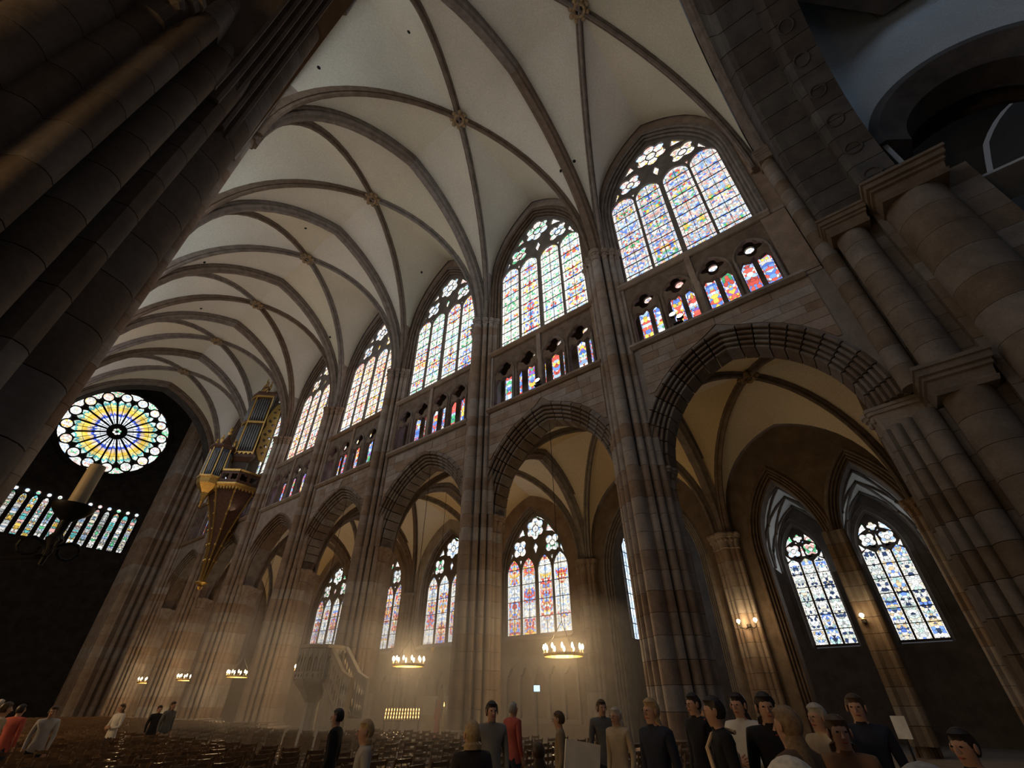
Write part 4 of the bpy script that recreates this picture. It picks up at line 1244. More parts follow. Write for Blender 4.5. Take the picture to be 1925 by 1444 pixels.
for (p0, u0), (p1, u1) in FACES:
    L_ = sqrt((p1 - p0) ** 2 + (u1 - u0) ** 2); dp, du = (p1 - p0) / L_, (u1 - u0) / L_
    sm = lambda q, z, d: om(p0 + dp * q + du * d, u0 + du * q - dp * d, z)
    MB().plate([[(.02, 20.55), (L_ - .02, 20.55), (L_ - .02, 21.05), (.02, 21.05)]] + [foil((i + .5) * L_ / 4, 20.8, 4, .15) for i in range(4)], 0, .1, sm).obj('gilt_panel', GOLD, org)
    for z in (24.1, 27.1):
        MB().plate([[(0, z), (L_, z), (L_, z + .22), (0, z + .22)]], -.02, .16, sm).obj('gilt_band', GOLD, org)
    for q in (.03, L_ - .03): MB().tube([sm(q, 20.8, .06), sm(q, 27.3, .06)], .06, 6).obj('gilt_post', GOLD, org)
    n_ = 6 if L_ > 1.2 else 4
    for i in range(n_):
        q = L_ * (i + .5) / n_ * .84 + L_ * .08
        for z0, z1 in ((21.1, 23.95 - .1 * abs(i - n_ / 2 + .5)), (24.4, 26.95 - .1 * abs(i - n_ / 2 + .5))):
            c = sm(q, 9.6, .1)
            MB().lathe([(.02, z0 - 9.6), (.06, z0 + .35 - 9.6), (.09, z0 + .42 - 9.6), (.09, z1 - 9.6), (.02, z1 - 9.6)], 8, (c[0], c[1], 0)).obj('pipe', PIPE, org, smooth=True)
for s in (-1, 1):
    wg = [(.02, 20.4), (.5, 20.5), (.95, 21.3), (.9, 22.2), (1.05, 23.2), (.85, 24.0), (1.05, 24.8), (.8, 25.8), (.5, 26.6), (.02, 27.0)]
    lo = [wg] + [circ(p_, z, r_, 9) for p_, z, r_ in ((.35, 21.2, .16), (.65, 21.7, .14), (.3, 22.0, .18), (.6, 22.5, .15), (.25, 22.9, .15), (.7, 23.1, .16), (.4, 23.6, .18), (.3, 24.3, .16), (.65, 24.6, .17), (.35, 25.1, .15), (.5, 25.7, .15), (.22, 26.2, .12))]
    MB().plate(lo, 0, .14, lambda p_, z, d: om(p_, s * (1.5 + d), z)).obj('carved_wing', GOLD, org)
MB().rings([[om(*csc(p, u, s_), z) for p, u in case] for z, s_ in ((27.3, 1.0), (27.5, 1.15), (27.8, 1.15), (27.85, .9))]).obj('cornice', OAKRED, org)
for i, (u0, r, z0) in enumerate(((0, .8, 27.85), (-1.0, .45, 27.85), (1.0, .45, 27.85))):
    MB().tube([om(1.75, u0 + r * cos(g), z0 + 1.15 * r * sin(g)) for g in lin(0, PI, 12)], .1, 6).obj('crown_arch', OAKRED, org)
    MB().tube([om(1.8, u0 + r * .62 * cos(g), z0 + .75 * r * sin(g)) for g in lin(-.6, PI + .6, 12)], .07, 6).obj('crown_scroll', GOLD, org)
for u, h in ((-1.4, 1.2), (-.5, 1.5), (0, 2.1), (.5, 1.5), (1.4, 1.2)):
    MB().lathe([(.12, 0), (.05, .15), (.12, .3), (.09, h * .6), (.04, h * .7), (.09, h * .8), (.02, h)], 8, om(1.7, u, 27.85)).obj('finial', GOLD, org, smooth=True)
# positive in front of the gallery
MB().rings([opoly(3.1, r, 8, z, PI / 8) for z, r in ((15.9, .05), (16.3, .2), (16.8, .35), (17.2, .7), (17.5, .95), (17.9, 1.02), (18.0, 1.1), (18.15, 1.1), (18.2, .95))]).obj('positive_console', GOLD, org, smooth=.3)
MB().lathe([(.02, -.5), (.12, -.4), (.05, -.2), (.16, 0), (.1, .1)], 10, om(3.1, 0, 16.0)).obj('console_drop', GOLD, org, smooth=True)
MB().prism([(3.1 + .9 * cos(PI / 8 + i * PI / 4), .9 * sin(PI / 8 + i * PI / 4)) for i in range(8)], 18.2, 20.9, lambda a, b, c: om(a, b, c)).obj('positive_case', BLUEW, org)
for i in range(8):
    a = PI / 8 + i * PI / 4
    MB().tube([om(3.1 + .93 * cos(a), .93 * sin(a), 18.2), om(3.1 + .93 * cos(a), .93 * sin(a), 20.9)], .06, 6).obj('gilt_post', GOLD, org)
    if cos(a + PI / 8) > -.8:
        for j in (-1, 0, 1):
            b = a + PI / 8 + j * .17
            MB().lathe([(.02, 18.25 - 9.6), (.07, 18.6 - 9.6), (.07, 20.3 - 9.6 + .2 * abs(j)), (.02, 20.5 - 9.6)], 8, om(3.1 + .88 * cos(b), .88 * sin(b), 9.6)).obj('pipe', PIPE, org, smooth=True)
MB().rings([opoly(3.1, r, 8, z, PI / 8) for z, r in ((20.8, .95), (21.0, 1.1), (21.15, 1.1), (21.2, .85), (21.6, .5), (22.1, .2), (22.6, .08))]).obj('positive_crown', OAKRED, org)
for i in range(4):
    a = i * PI / 2 + PI / 4
    MB().lathe([(.13, 0), (.06, .2), (.14, .45), (.12, .7), (.05, .8), (.1, .92), (.02, 1.05)], 8, om(3.1 + .8 * cos(a), .8 * sin(a), 21.1)).obj('figurine', GOLD, org, smooth=True)
MB().lathe([(.1, 0), (.2, .25), (.06, .4), (.16, .6), (.02, .9)], 8, om(3.1, 0, 22.5)).obj('finial', GOLD, org, smooth=True)

# ------------------------------------------------------------------ pulpit with stair at the third pillar
pu = thing('pulpit', 'carved pale stone pulpit with a traceried stair against the third right pillar', 'pulpit', (5.55, 11.5, FZ)); pu.scale = (.68, .70, 1)
pm = lambda x, y, z: (x - 5.3, y - 12.2, z - FZ)
pc = (5.35, 12.1); pr = 1.35
def ppoly(r, z): return [pm(pc[0] + r * cos(PI / 8 + i * PI / 4), pc[1] + r * sin(PI / 8 + i * PI / 4), z) for i in range(8)]
MB().rings([ppoly(r, z) for z, r in ((FZ, .9), (.6, .9), (.7, .5), (.8, .45), (2.0, .42), (2.1, .55), (2.4, .9), (2.65, 1.3), (2.75, 1.42), (2.85, 1.42))]).obj('column', PULPIT, pu)
MB().rings([ppoly(r, z) for z, r in ((2.85, 1.3), (4.0, 1.3))]).obj('core', PULPIT, pu)
for i in range(8):
    a0, a1 = PI / 8 + i * PI / 4, PI / 8 + (i + 1) * PI / 4
    A0 = Vector((pc[0] + pr * cos(a0), pc[1] + pr * sin(a0), 0)); A1 = Vector((pc[0] + pr * cos(a1), pc[1] + pr * sin(a1), 0))
    L_ = (A1 - A0).length; d_ = (A1 - A0) / L_; nn = Vector((d_.y, -d_.x, 0))
    q = lambda s_, z, d: pm(*(A0 + d_ * s_ + nn * d + Vector((0, 0, z))))
    lo = [[(0, 2.85), (L_, 2.85), (L_, 4.0), (0, 4.0)]]
    for j in range(3):
        c = L_ * (j + .5) / 3; w = L_ / 6 - .05
        lo += [arch_loop(w, w * 1.4, c, 3.55, 3.12, 4), foil(c, 2.98, 4, .08, 0, 3)]
    MB().plate(lo, 0.0, .16, q).obj('parapet_panel', PULPIT, pu)
    for j in range(3):
        c = L_ * (j + .5) / 3
        MB().lathe([(.07, 0), (.08, .1), (.06, .25), (.075, .33), (.03, .37), (.05, .42), (.02, .48)], 7, q(c, 3.13, .08)).obj('statuette', PULPIT, pu, smooth=True)
        MB().lathe([(.03, 0), (.09, .08), (.05, .16), (.01, .32)], 6, q(c, 3.66, .17)).obj('canopy', PULPIT, pu)
    MB().tube([q(0, 2.8, .08), q(0, 4.05, .08)], .06, 6).obj('pinnacle', PULPIT, pu)
MB().rings([ppoly(r, z) for z, r in ((3.98, 1.4), (4.03, 1.55), (4.14, 1.55), (4.18, 1.45))]).obj('rail', PULPIT, pu)
def stair_panel(y0, zt0, zb0, y1, zt1, zb1, x, nm):
    n = max(1, round(abs(y1 - y0) / .62))
    T = lambda s_: (zb0 + (zb1 - zb0) * s_, zt0 + (zt1 - zt0) * s_)
    lo = [[(0, T(0)[0]), (1, T(1)[0]), (1, T(1)[1]), (0, T(0)[1])]]
    for j in range(n):
        a, b = (j + .08) / n, (j + .92) / n; m_ = (a + b) / 2
        for v0, v1 in ((.12, .47), (.53, .88)):
            P = lambda s_, f: (s_, T(s_)[0] + (T(s_)[1] - T(s_)[0]) * f)
            vm = (v0 + v1) / 2
            lo.append([P(a, vm), P(a + (m_ - a) * .5, v0 + .02), P(m_ - .015, vm), P(a + (m_ - a) * .5, v1 - .02)])
            lo.append([P(m_ + .015, vm), P(m_ + (b - m_) * .5, v0 + .02), P(b, vm), P(m_ + (b - m_) * .5, v1 - .02)])
    MB().plate(lo, -.07, .07, lambda s_, z, d: pm(x + d, y0 + (y1 - y0) * s_, z)).obj('stair_parapet', PULPIT, pu)
    for f, dz in ((1, .0), (0, -.14)):
        MB().add([pm(x + ex, y0 + (y1 - y0) * s_, (T(s_)[1] if f else T(s_)[0]) + dz + ez) for s_ in (0, 1) for ex, ez in ((-.13, 0), (.13, 0), (.13, .14), (-.13, .14))],
                 [(0, 1, 2, 3), (7, 6, 5, 4), (0, 4, 5, 1), (1, 5, 6, 2), (2, 6, 7, 3), (3, 7, 4, 0)]).obj('handrail' if f else 'stringer', PULPIT, pu)
for x in (5.15, 6.35):
    stair_panel(10.85, 4.0, 2.75, 9.0, 2.95, 1.55, x, 's')
    stair_panel(9.0, 2.95, 1.55, 8.05, 2.72, 1.5, x, 's')
    for y, zt in ((9.0, 3.0), (8.05, 2.8)):
        MB().box(x - .1 - 5.3, x + .1 - 5.3, y - .1 - 12.2, y + .1 - 12.2, 0, zt - FZ).obj('newel', PULPIT, pu)
for i in range(8):
    MB().box(5.2 - 5.3, 6.3 - 5.3, 8.1 + i * .35 - 12.2, 8.45 + i * .35 - 12.2, 0, .4 + i * .3).obj('step', PULPIT, pu)
MB().box(5.05 - 5.3, 6.45 - 5.3, 7.9 - 12.2, 9.2 - 12.2, 0, 1.15).obj('stair_base', PULPIT, pu)

# ------------------------------------------------------------------ candle on an iron bracket beside the viewer
cb = thing('candle_bracket', 'black iron candle bracket with scrolls on the dark near pillar', 'bracket', (-7.44, -6.30, 2.72))
MB().lathe([(.012, 0), (.02, .1), (.05, .16), (.025, .2), (.03, .28), (.09, .33), (.115, .36), (.12, .385), (.04, .385)], 14).obj('drip_pan', IRON, cb, smooth=True)
MB().tube([(0, 0, .05), (-.25, .15, .0), (-.55, .42, .05), (-.95, .8, .05)], .018, 6).obj('arm', IRON, cb)
for a in (0, PI / 2, PI, 3 * PI / 2):
    MB().tube([(.03 * cos(a), .03 * sin(a), .12)] + [((.10 + .055 * cos(g)) * cos(a), (.10 + .055 * cos(g)) * sin(a), .10 + .055 * sin(g)) for g in lin(2.2, -3.2, 9)], .009, 5).obj('scroll', IRON, cb)
tag(MB().lathe([(.045, 0), (.05, .01), (.048, .30), (.02, .31)], 14).obj('candle', WAX, None, smooth=True, loc=(-7.44, -6.30, 3.105)), 'thick cream wax candle standing in the iron bracket before the rose window', 'candle')

# ------------------------------------------------------------------ altar corner in the aisle
al = thing('side_altar', 'pale stone side altar with a retable in the aisle behind the second arch', 'altar', (15.2, 13.2, FZ), -.75)
MB().box(-1.3, 1.3, -.5, .5, 0, .12).obj('step', STONE, al)
MB().box(-1.1, 1.1, -.35, .35, .12, 1.1).obj('table', PULPIT, al)
MB().rings([[(x * s_, y * s_, z) for x, y in ((-1.2, -.42), (1.2, -.42), (1.2, .42), (-1.2, .42))] for z, s_ in ((1.08, .95), (1.12, 1), (1.2, 1), (1.22, .98))]).obj('altar_slab', PULPIT, al)
MB().plate([[(-1.0, 1.22), (1.0, 1.22), (1.0, 2.0), (-1.0, 2.0)], arch_loop(.3, .2, 0, 1.7, 1.3, 5)], .25, .4, lambda u, v, d: (u, d, v)).obj('retable', PULPIT, al)
def figure_statue(loc, lab, mat, h):
    t = tag(MB().lathe([(.19, 0), (.21, .05), (.17, .4), (.14, .8), (.17, 1.1), (.19, 1.25), (.15, 1.36), (.06, 1.42), (.06, 1.46), (.1, 1.52), (.11, 1.6), (.07, 1.7), (.01, 1.73)], 12, sy=.75).ball((.2, .0, 1.05), .06, 6, 5, (1, 1, 3)).ball((-.2, .0, 1.05), .06, 6, 5, (1, 1, 3)).obj('statue', mat, None, smooth=True, loc=loc), lab, 'statue')
    t.scale = (h, h, h)
figure_statue((15.3, 13.3, FZ + 1.22), 'grey stone statue standing on the side altar', STONE, .8)
REDP = plain('red_robe', (.35, .06, .04), rough=.7)
figure_statue((13.6, 11.7, FZ), 'standing red painted statue beside the side altar', REDP, 1.05)
pl = thing('potted_plant', 'dark bushy potted plant right of the side altar', 'plant', (14.6, 9.9, FZ))
MB().lathe([(.16, 0), (.24, .4), (.26, .42), (.2, .4)], 12).obj('pot', OAKRED, pl, smooth=True)
LEAF = plain('dark_leaf', (.03, .06, .025), rough=.5)
for i in range(26):
    g = i * 2.4; r = .12 + .3 * ((i * 7) % 10) / 10; h = .55 + .8 * ((i * 3) % 11) / 11
    o = MB().add([(0, 0, .4), (r * .5 * cos(g) - .05 * sin(g), r * .5 * sin(g) + .05 * cos(g), h * .8), (r * cos(g), r * sin(g), h), (r * .5 * cos(g) + .05 * sin(g), r * .5 * sin(g) - .05 * cos(g), h * .8), (r * .5 * cos(g), r * .5 * sin(g), h * .86)], [(0, 1, 4), (1, 2, 4), (2, 3, 4), (3, 0, 4)]).obj('leaf', LEAF, pl)
for i, (x, y) in enumerate(((13.1, 10.75), (14.0, 9.3))):
    t = thing('candlestick', ('slim tall candlestick with one lit candle left of the plant', 'slim tall candlestick with one lit candle right of the plant')[i], 'candlestick', (x, y, FZ))
    MB().lathe([(.16, 0), (.15, .04), (.03, .08), (.025, .6), (.05, .65), (.025, .7), (.025, 1.15), (.07, 1.2), (.03, 1.22)], 10).obj('stem', GOLD, t, smooth=True)
    c = MB().lathe([(.025, 1.2), (.025, 1.5), (.01, 1.5)], 8).obj('candle', WAX, t)
    MB().lathe([(.005, 1.5), (.035, 1.55), (.02, 1.62), (.004, 1.7)], 8).obj('flame', FLAME, c, smooth=True)
# votive stand
vs = thing('votive_stand', 'black metal rack full of burning votive candles below the second chandelier', 'candle rack', (9.6, 10.0, FZ), -.72)
for x in (-.8, .8):
    for y in (-.2, .2): MB().box(x - .02, x + .02, y - .02, y + .02, 0, 1.1).obj('leg', IRON, vs)
for i in range(3): MB().box(-.86, .86, -.3 + .22 * i, -.1 + .22 * i, .98 + .14 * i, 1.02 + .14 * i).obj('tray', IRON, vs)
vme = MB().lathe([(.028, 0), (.03, .07), (.02, .07)], 8).obj('votive_candle', WAX)
flm = MB().lathe([(.006, .06), (.026, .09), (.018, .13), (.003, .17)], 7).obj('flame', FLAME, vme, smooth=True)
tag(vme, 'small burning votive candle in the rows of the black candle rack', 'candle', 'votive candles on the rack')
first = True
ONES_V = 'first second third fourth fifth sixth seventh eighth ninth tenth eleventh twelfth thirteenth'.split()
Mv = Matrix.Translation((9.6, 10.0, FZ)) @ Matrix.Rotation(-.72, 4, 'Z')
for i in range(3):
    for j in range(13):
        P = Mv @ Vector((-.78 + .13 * j, -.2 + .22 * i, 1.02 + .14 * i))
        if first: vme.location = P; first = False
        else:
            c = vme.copy(); COL.objects.link(c); c.location = P
            f = flm.copy(); COL.objects.link(f); f.parent = c
        (vme if i + j == 0 else c)['label'] = 'small burning votive candle, %s from the left in the %s tier of the black rack' % (ONES_V[j], ('lowest', 'middle', 'top')[i])
# hanging sanctuary lamp
sl = thing('sanctuary_lamp', 'small hanging sanctuary lamp on a long cord before the aisle windows', 'lamp', (13.72, 12.7, 4.6))
MB().lathe([(.01, -.2), (.05, -.1), (.1, 0), (.11, .12), (.02, .14)], 10).obj('bowl', GOLD, sl, smooth=True)
MB().tube([(0, 0, .1), (0, 0, 10.2)], .012, 5).obj('cord', IRON, sl)
# lit screen on a post
sc = thing('info_screen', 'small glowing screen on a dark post by the aisle wall', 'screen', (15.0, 5.9, FZ), -.9)
MB().box(-.04, .04, -.04, .04, 0, 2.1).obj('post', IRON, sc)
MB().box(-.2, .2, -.06, -.03, 2.1, 2.45).obj('screen_frame', IRON, sc)
MB().box(-.16, .16, -.075, -.06, 2.14, 2.41).obj('lit_face', SCREEN, sc)
# leaflet stand at the right
ls = thing('leaflet_stand', 'thin stand with a small white card near the right edge', 'stand', (3.2, -9.85, FZ), 1.4)
MB().lathe([(.16, 0), (.15, .03), (.018, .05), (.018, 1.2)], 10).obj('foot', IRON, ls)
MB().box(-.1, .1, -.01, .01, 1.2, 1.5).obj('card', plain('white_card', (.75, .75, .72), rough=.6), ls)

# ------------------------------------------------------------------ chairs
PSPOT = [(9.0, 15.0), (9.9, 17.5), (8.5, 19.0), (11.9, 16.5), (16.3, 21.0), (19.0, 23.0), (19.9, 22.0), (34.3, 9.0), (37.2, 6.4), (47.7, 5.4), (49.6, 7.6), (51.8, 10.5), (56.6, 8.6), (54.4, 6.2), (61.0, 9.5), (62.4, 8.4), (66.0, 6.3), (70.2, 7.6), (72.0, 5.5), (74.3, 6.9), (76.6, 5.7), (78.1, 4.4), (80.7, 6.3), (81.9, 5.0), (83.9, 6.8), (77.4, 2.3), (87.0, 2.2), (90.2, 5.0)]   # where people stand (bearing, distance)
def chair_parts():
    P = []
    P.append(('seat', MB().rings([[(x * s_, y * s_, z) for x, y in ((-.21, -.2), (.21, -.2), (.19, .2), (-.19, .2))] for z, s_ in ((.43, .97), (.44, 1), (.46, 1), (.47, .96))]), RUSH))
    for x in (-.18, .18):
        P.append(('leg', MB().tube([(x, -.18, 0), (x, -.18, .44)], .018, 6), WOODC))
        P.append(('leg', MB().tube([(x, .19, 0), (x, .19, .45), (x, .21, .7), (x, .25, .92)], .018, 6), WOODC))
    for z in (.62, .74, .87):
        P.append(('back_rail', MB().add([(x, .19 + (z - .45) * .12 + .03 * (1 - (x / .18) ** 2) + dy, z + dz) for x in (-.18, -.06, .06, .18) for dy, dz in ((-.01, -.03), (.01, -.03), (.01, .03), (-.01, .03))],
                 [(i * 4 + j, i * 4 + (j + 1) % 4, i * 4 + 4 + (j + 1) % 4, i * 4 + 4 + j) for i in range(3) for j in range(4)] + [(0, 1, 2, 3), (15, 14, 13, 12)]), WOODC))
    for y in (-.18, .19): P.append(('stretcher', MB().tube([(-.18, y, .2), (.18, y, .2)], .012, 5), WOODC))
    return P
spots = []
for bx0, bx1 in ((-5.6, -.9), (.9, 5.8)):
    y = -6.2
    while y < 40:
        x = bx0
        while x <= bx1:
            if 6.8 < y < 14.5 and x > 3.4: x += .56; continue
            q = to_px((x, y, FZ + .92))
            if q and -15 < q[0] < 1940 and q[1] < 1446: spots.append((q[2], x, y, bx0 < 0, int(round((x - bx0) / .56)), int(round((y + 6.2) / .92))))
            x += .56
        y += .92
spots.sort()
CT = None
GRP = 'wooden chairs set in rows across the nave'
ONES = 'zeroth first second third fourth fifth sixth seventh eighth ninth tenth eleventh twelfth thirteenth fourteenth fifteenth sixteenth seventeenth eighteenth nineteenth'.split()
def ordw(n):
    if n < 20: return ONES[n]
    t, o_ = divmod(n, 10); T = ['twent', 'thirt', 'fort', 'fift', 'sixt']
    return T[t - 2] + ('ieth' if o_ == 0 else 'y-' + ONES[o_])
CROWD = []
for az_, d_ in PSPOT:
    CROWD.append((CAM.x + d_ * sin(math.radians(az_)), CAM.y + d_ * cos(math.radians(az_))))
spots = [q for q in spots if all((q[1] - a) ** 2 + (q[2] - b) ** 2 > .62 ** 2 for a, b in CROWD)]
row0 = min(q[5] for q in spots[:300])
def chair_label(q):
    n = (9 - q[4]) if q[3] else q[4] + 1
    return 'dark ladder-back chair, %s from the middle aisle, %s row of the %s block' % (ordw(max(1, n)), ordw(q[5] - row0 + 1), 'left' if q[3] else 'right')
for i, (d, x, y, lf_, ci_, ri_) in enumerate(spots[:300]):
    lab_ = chair_label(spots[i])
    loc = (x + rnd.uniform(-.03, .03), y + rnd.uniform(-.04, .04), FZ); rz = PI + rnd.uniform(-.08, .08)
    if CT is None:
        CT = thing('chair', lab_, 'chair', loc, rz, GRP)
        for nm, mb, mt in chair_parts(): mb.obj(nm, mt, CT)
        big = MB()
        for nm, mb, mt in chair_parts(): big.add(mb.v, mb.f)
        sm_ = big.obj('t', WOODC); whole = sm_.data; bpy.data.objects.remove(sm_)
    elif i < 90: dup(CT, loc, rz, lab_)
    else:
        o = mobj('chair', whole, None, loc); o.rotation_euler = (0, 0, rz); tag(o, lab_, 'chair', GRP)
far = MB()
for d, x, y, _a, _b, _c in spots[300:]:
    far.add([(x - a, y - b, c + FZ) for a, b, c in [tuple(v.co) for v in whole.vertices]], [tuple(p.vertices) for p in whole.polygons])
if far.v:
    me = bpy.data.meshes.new('far_chairs'); me.from_pydata(far.v, [], far.f); me.materials.append(WOODC)
    o = mobj('far_chairs', me); o['kind'] = 'stuff'; o['label'] = 'hundreds of dark wooden chairs far down the nave'; o['category'] = 'chairs'

# ------------------------------------------------------------------ people
SKIN = plain('skin', (.46, .27, .19), rough=.6, var=.08); HAIRM = {}
CLO = {}
def cloth(c):
    if c not in CLO: CLO[c] = plain('cloth_%d' % len(CLO), c, rough=.85, spec=.2, var=.12)
    return CLO[c]
def hairm(c):
    if c not in HAIRM: HAIRM[c] = plain('hair_%d' % len(HAIRM), c, rough=.5, var=.25, vscale=40)
    return HAIRM[c]
SHOE = plain('shoe_leather', (.03, .025, .022), rough=.5)
PEND = []
def person(az, dist, ztop, face, label, top, bottom, hair, hstyle='short', arm='down', extra=None, head_turn=0.0):
    """az/dist from the viewer's spot; face = heading the person looks (deg, same sense as az)"""
    a = math.radians(az); loc = (CAM.x + dist * sin(a), CAM.y + dist * cos(a), FZ)
    H = ztop - FZ; k = H / 1.76
    t = thing('person', label, 'person', loc, -math.radians(face)); t.scale = (k, k, k)
    V = []; E = []; Rd = []
    def add(p, r, par=None):
        V.append(p); Rd.append(r if isinstance(r, tuple) else (r, r))
        if par is not None: E.append((par, len(V) - 1))
        return len(V) - 1
    pv = add((0, 0, .96), (.16, .115)); w = add((0, .01, 1.1), (.14, .10), pv); c1 = add((0, .0, 1.27), (.165, .115), w); c2 = add((0, -.01, 1.41), (.13, .09), c1)
    nk = add((0, .0, 1.49), .06, c2); hb = add((0, .02, 1.55), (.062, .07), nk); hm = add((0, .025, 1.62), (.076, .092), hb); ht = add((0, .01, 1.69), (.068, .082), hm)
    hands = []
    for s in (-1, 1):
        sh = add((s * .175, -.01, 1.43), .068, c2)
        if arm == 'up' and s > 0: el, wr, hd = (s * .26, .1, 1.2), (s * .14, .27, 1.36), (s * .12, .3, 1.43)
        elif arm == 'fold': el, wr, hd = (s * .25, .04, 1.14), (s * .06, .2, 1.13), (-s * .01, .22, 1.14)
        elif arm == 'phone': el, wr, hd = (s * .23, .12, 1.16), (s * .08, .3, 1.3), (s * .05, .33, 1.36)
        else: el, wr, hd = (s * .225, -.03, 1.14), (s * .215, .05, .90), (s * .205, .08, .82)
        e = add(el, .046, sh); q = add(wr, .03, e); h = add(hd, (.036, .022), q); hands.append(Vector(hd))
        d = (Vector(hd) - Vector(wr)).normalized(); sd = d.cross(Vector((0, 1, 0)) if abs(d.y) < .8 else Vector((1, 0, 0))).normalized(); fw = d.cross(sd)
        for f in range(4):
            b = Vector(hd) + sd * (.024 * (f - 1.5)); L_ = (.07, .085, .08, .06)[f]
            f1 = add(tuple(b + d * .04), .0105, h); f2 = add(tuple(b + d * (.04 + L_ * .5) + fw * .012), .0095, f1); add(tuple(b + d * (.035 + L_ * .85) + fw * .035), .008, f2)
        b = Vector(hd) - sd * .045; t1 = add(tuple(b), .012, h); add(tuple(b - sd * .02 + d * .045 + fw * .01), .010, t1)
        hp = add((s * .09, 0, .88), (.10, .105), pv); kn = add((s * .10, .015, .5), .066, hp); an = add((s * .105, -.01, .09), .046, kn); add((s * .12, .13, .045), (.045, .035), an)
    me = bpy.data.meshes.new('body'); me.from_pydata(V, E, [])
    o = bpy.data.objects.new('body', me); COL.objects.link(o)
    md = o.modifiers.new('skin', 'SKIN'); md.use_smooth_shade = True
    sv = me.skin_vertices[0].data
    for i, r in enumerate(Rd): sv[i].radius = r; sv[i].use_root = (i == 0)
    ss = o.modifiers.new('sub', 'SUBSURF'); ss.levels = 1; ss.render_levels = 1
    o.parent = t
    PEND.append((o, cloth(top), cloth(bottom), hands))
    # head details
    hp_ = bpy.data.objects.new('head', None)
    R_ = Matrix.Translation((0, 0.02, 1.62)) @ Matrix.Rotation(head_turn, 4, 'Z')
    def put(ob): ob.matrix_local = R_
    for s in (-1, 1):
        put(MB().ball((s * .031, .088, .012), .0085, 8, 5, (1.4, .6, .8)).obj('eye', HOLEM, t, smooth=True))
        put(MB().ball((s * .083, .0, -.0), .028, 6, 5, (.4, .8, 1.2)).obj('ear', SKIN, t, smooth=True))
    put(MB().add([(-.016, .085, -.03), (.016, .085, -.03), (0, .118, -.028), (0, .088, .025)], [(0, 1, 2), (0, 2, 3), (1, 3, 2), (0, 3, 1)]).obj('nose', SKIN, t))
    put(MB().ball((0, .088, -.055), .022, 8, 4, (1, .35, .3)).obj('mouth', cloth((.40, .10, .09)), t, smooth=True))
    mb = MB(); rs = []
    n = 16
    for j in range(9):
        th = PI * (j + .3) / 11.5
        ring = []
        for i in range(n):
            g = 2 * PI * i / n; x, y = cos(g), sin(g)
            zz = cos(th); rr = sin(th)
            f = 1.0
            if y > .25 and zz < .42: f = .72
            if j >= 6 and y > -.1: f = min(f, .8)
            ring.append((.092 * rr * x * f, -.012 + .108 * rr * y * f, .02 + .112 * zz))
        rs.append(ring)
    if hstyle in ('long', 'bob'):
        zz0 = -.12 if hstyle == 'bob' else -.28
        last = rs[-1]
        for q in range(1, 4):
            rs.append([(max(-.095, min(.095, x * (1.15))), min(y, -.0) * .9 - .02, last[i][2] + (zz0 - last[i][2]) * q / 3) for i, (x, y, z) in enumerate([((.095 * cos(2 * PI * i / n)), (.105 * sin(2 * PI * i / n)), 0) for i in range(n)])])
    mb.rings(rs)
    put(mb.obj('hair', hairm(hair), t, smooth=True))
    if hstyle == 'hat':
        put(MB().lathe([(.11, .03), (.165, .035), (.165, .045), (.105, .06), (.095, .13), (.05, .16), (.01, .165)], 16).obj('hat', cloth((.62, .56, .46)), t, smooth=True))
    if extra == 'scarf':
        MB().tube([(-.02, -.13, 1.47), (.09, -.06, 1.49), (.10, .05, 1.45), (.02, .13, 1.36), (-.10, .125, 1.16), (-.16, .04, .98)], .02, 6).obj('bag_strap', cloth((.62, .46, .28)), t)
        MB().tube([(.13, -.04, 1.44), (.12, -.135, 1.3), (.06, -.15, 1.1), (-.08, -.13, .98)], .03, 6).obj('bag_strap', cloth((.62, .46, .28)), t)
    if extra == 'tote':
        tb = MB().rings([[(.33 + x, .08 + y, z) for x, y in ((-.2, -.02), (.2, -.02), (.2, .02), (-.2, .02))] for z in (.95, 1.0, 1.38, 1.4)]).obj('paper_sheet', cloth((.70, .66, .58)), None)
        tb.matrix_world = Matrix.Translation(loc) @ Matrix.Rotation(-math.radians(face), 4, 'Z') @ Matrix.Rotation(.15, 4, 'Y')
        tag(tb, 'large pale board held upright by the woman at the bottom centre', 'board')
    if extra == 'pack':
        MB().rings([[(x * s_, -.2 + y * s_, z) for x, y in ((-.15, -.08), (.15, -.08), (.15, .08), (-.15, .08))] for z, s_ in ((.98, .8), (1.02, 1), (1.34, 1), (1.42, .7))]).obj('backpack', cloth((.05, .06, .08)), t)
    return t

BK = (.018, .018, .022); NV = (.025, .03, .05); GYC = (.12, .12, .12); LG = (.42, .42, .42); WHC = (.62, .60, .57); BE = (.45, .36, .25); RDC = (.42, .10, .08); BR = (.12, .07, .045); BLU = (.07, .11, .2); PKC = (.55, .33, .3)
DKH = (.018, .012, .01); BRH = (.07, .04, .02); BLH = (.36, .25, .13); GRH = (.40, .37, .33)
person(9.0, 15.0, 2.04, 80, 'person in a pale beige coat in the left crowd, nearest the left edge', BE, GYC, BRH, 'short', 'down')
person(9.9, 17.5, 2.0, 40, 'person in a faded red top in the left crowd, behind the beige coat', RDC, NV, DKH)
person(8.5, 19.0, 2.1, 60, 'grey-haired person in dark clothes at the far left edge of the crowd', BK, BK, GRH)
person(11.9, 16.5, 1.97, 200, 'person in a light grey-blue shirt standing right of the left crowd', LG, NV, BRH)
person(16.3, 21.0, 2.0, 250, 'person in a white top standing left of the pair of tall walkers', WHC, NV, BRH, 'bob', 'fold')
person(19.0, 23.0, 1.95, 180, 'walker in a dark coat, left one of the pair before the far pillars', BK, BK, DKH)
person(19.9, 22.0, 2.06, 160, 'walker with a pale scarf, right one of the pair before the far pillars', GYC, BE, BRH, 'long')
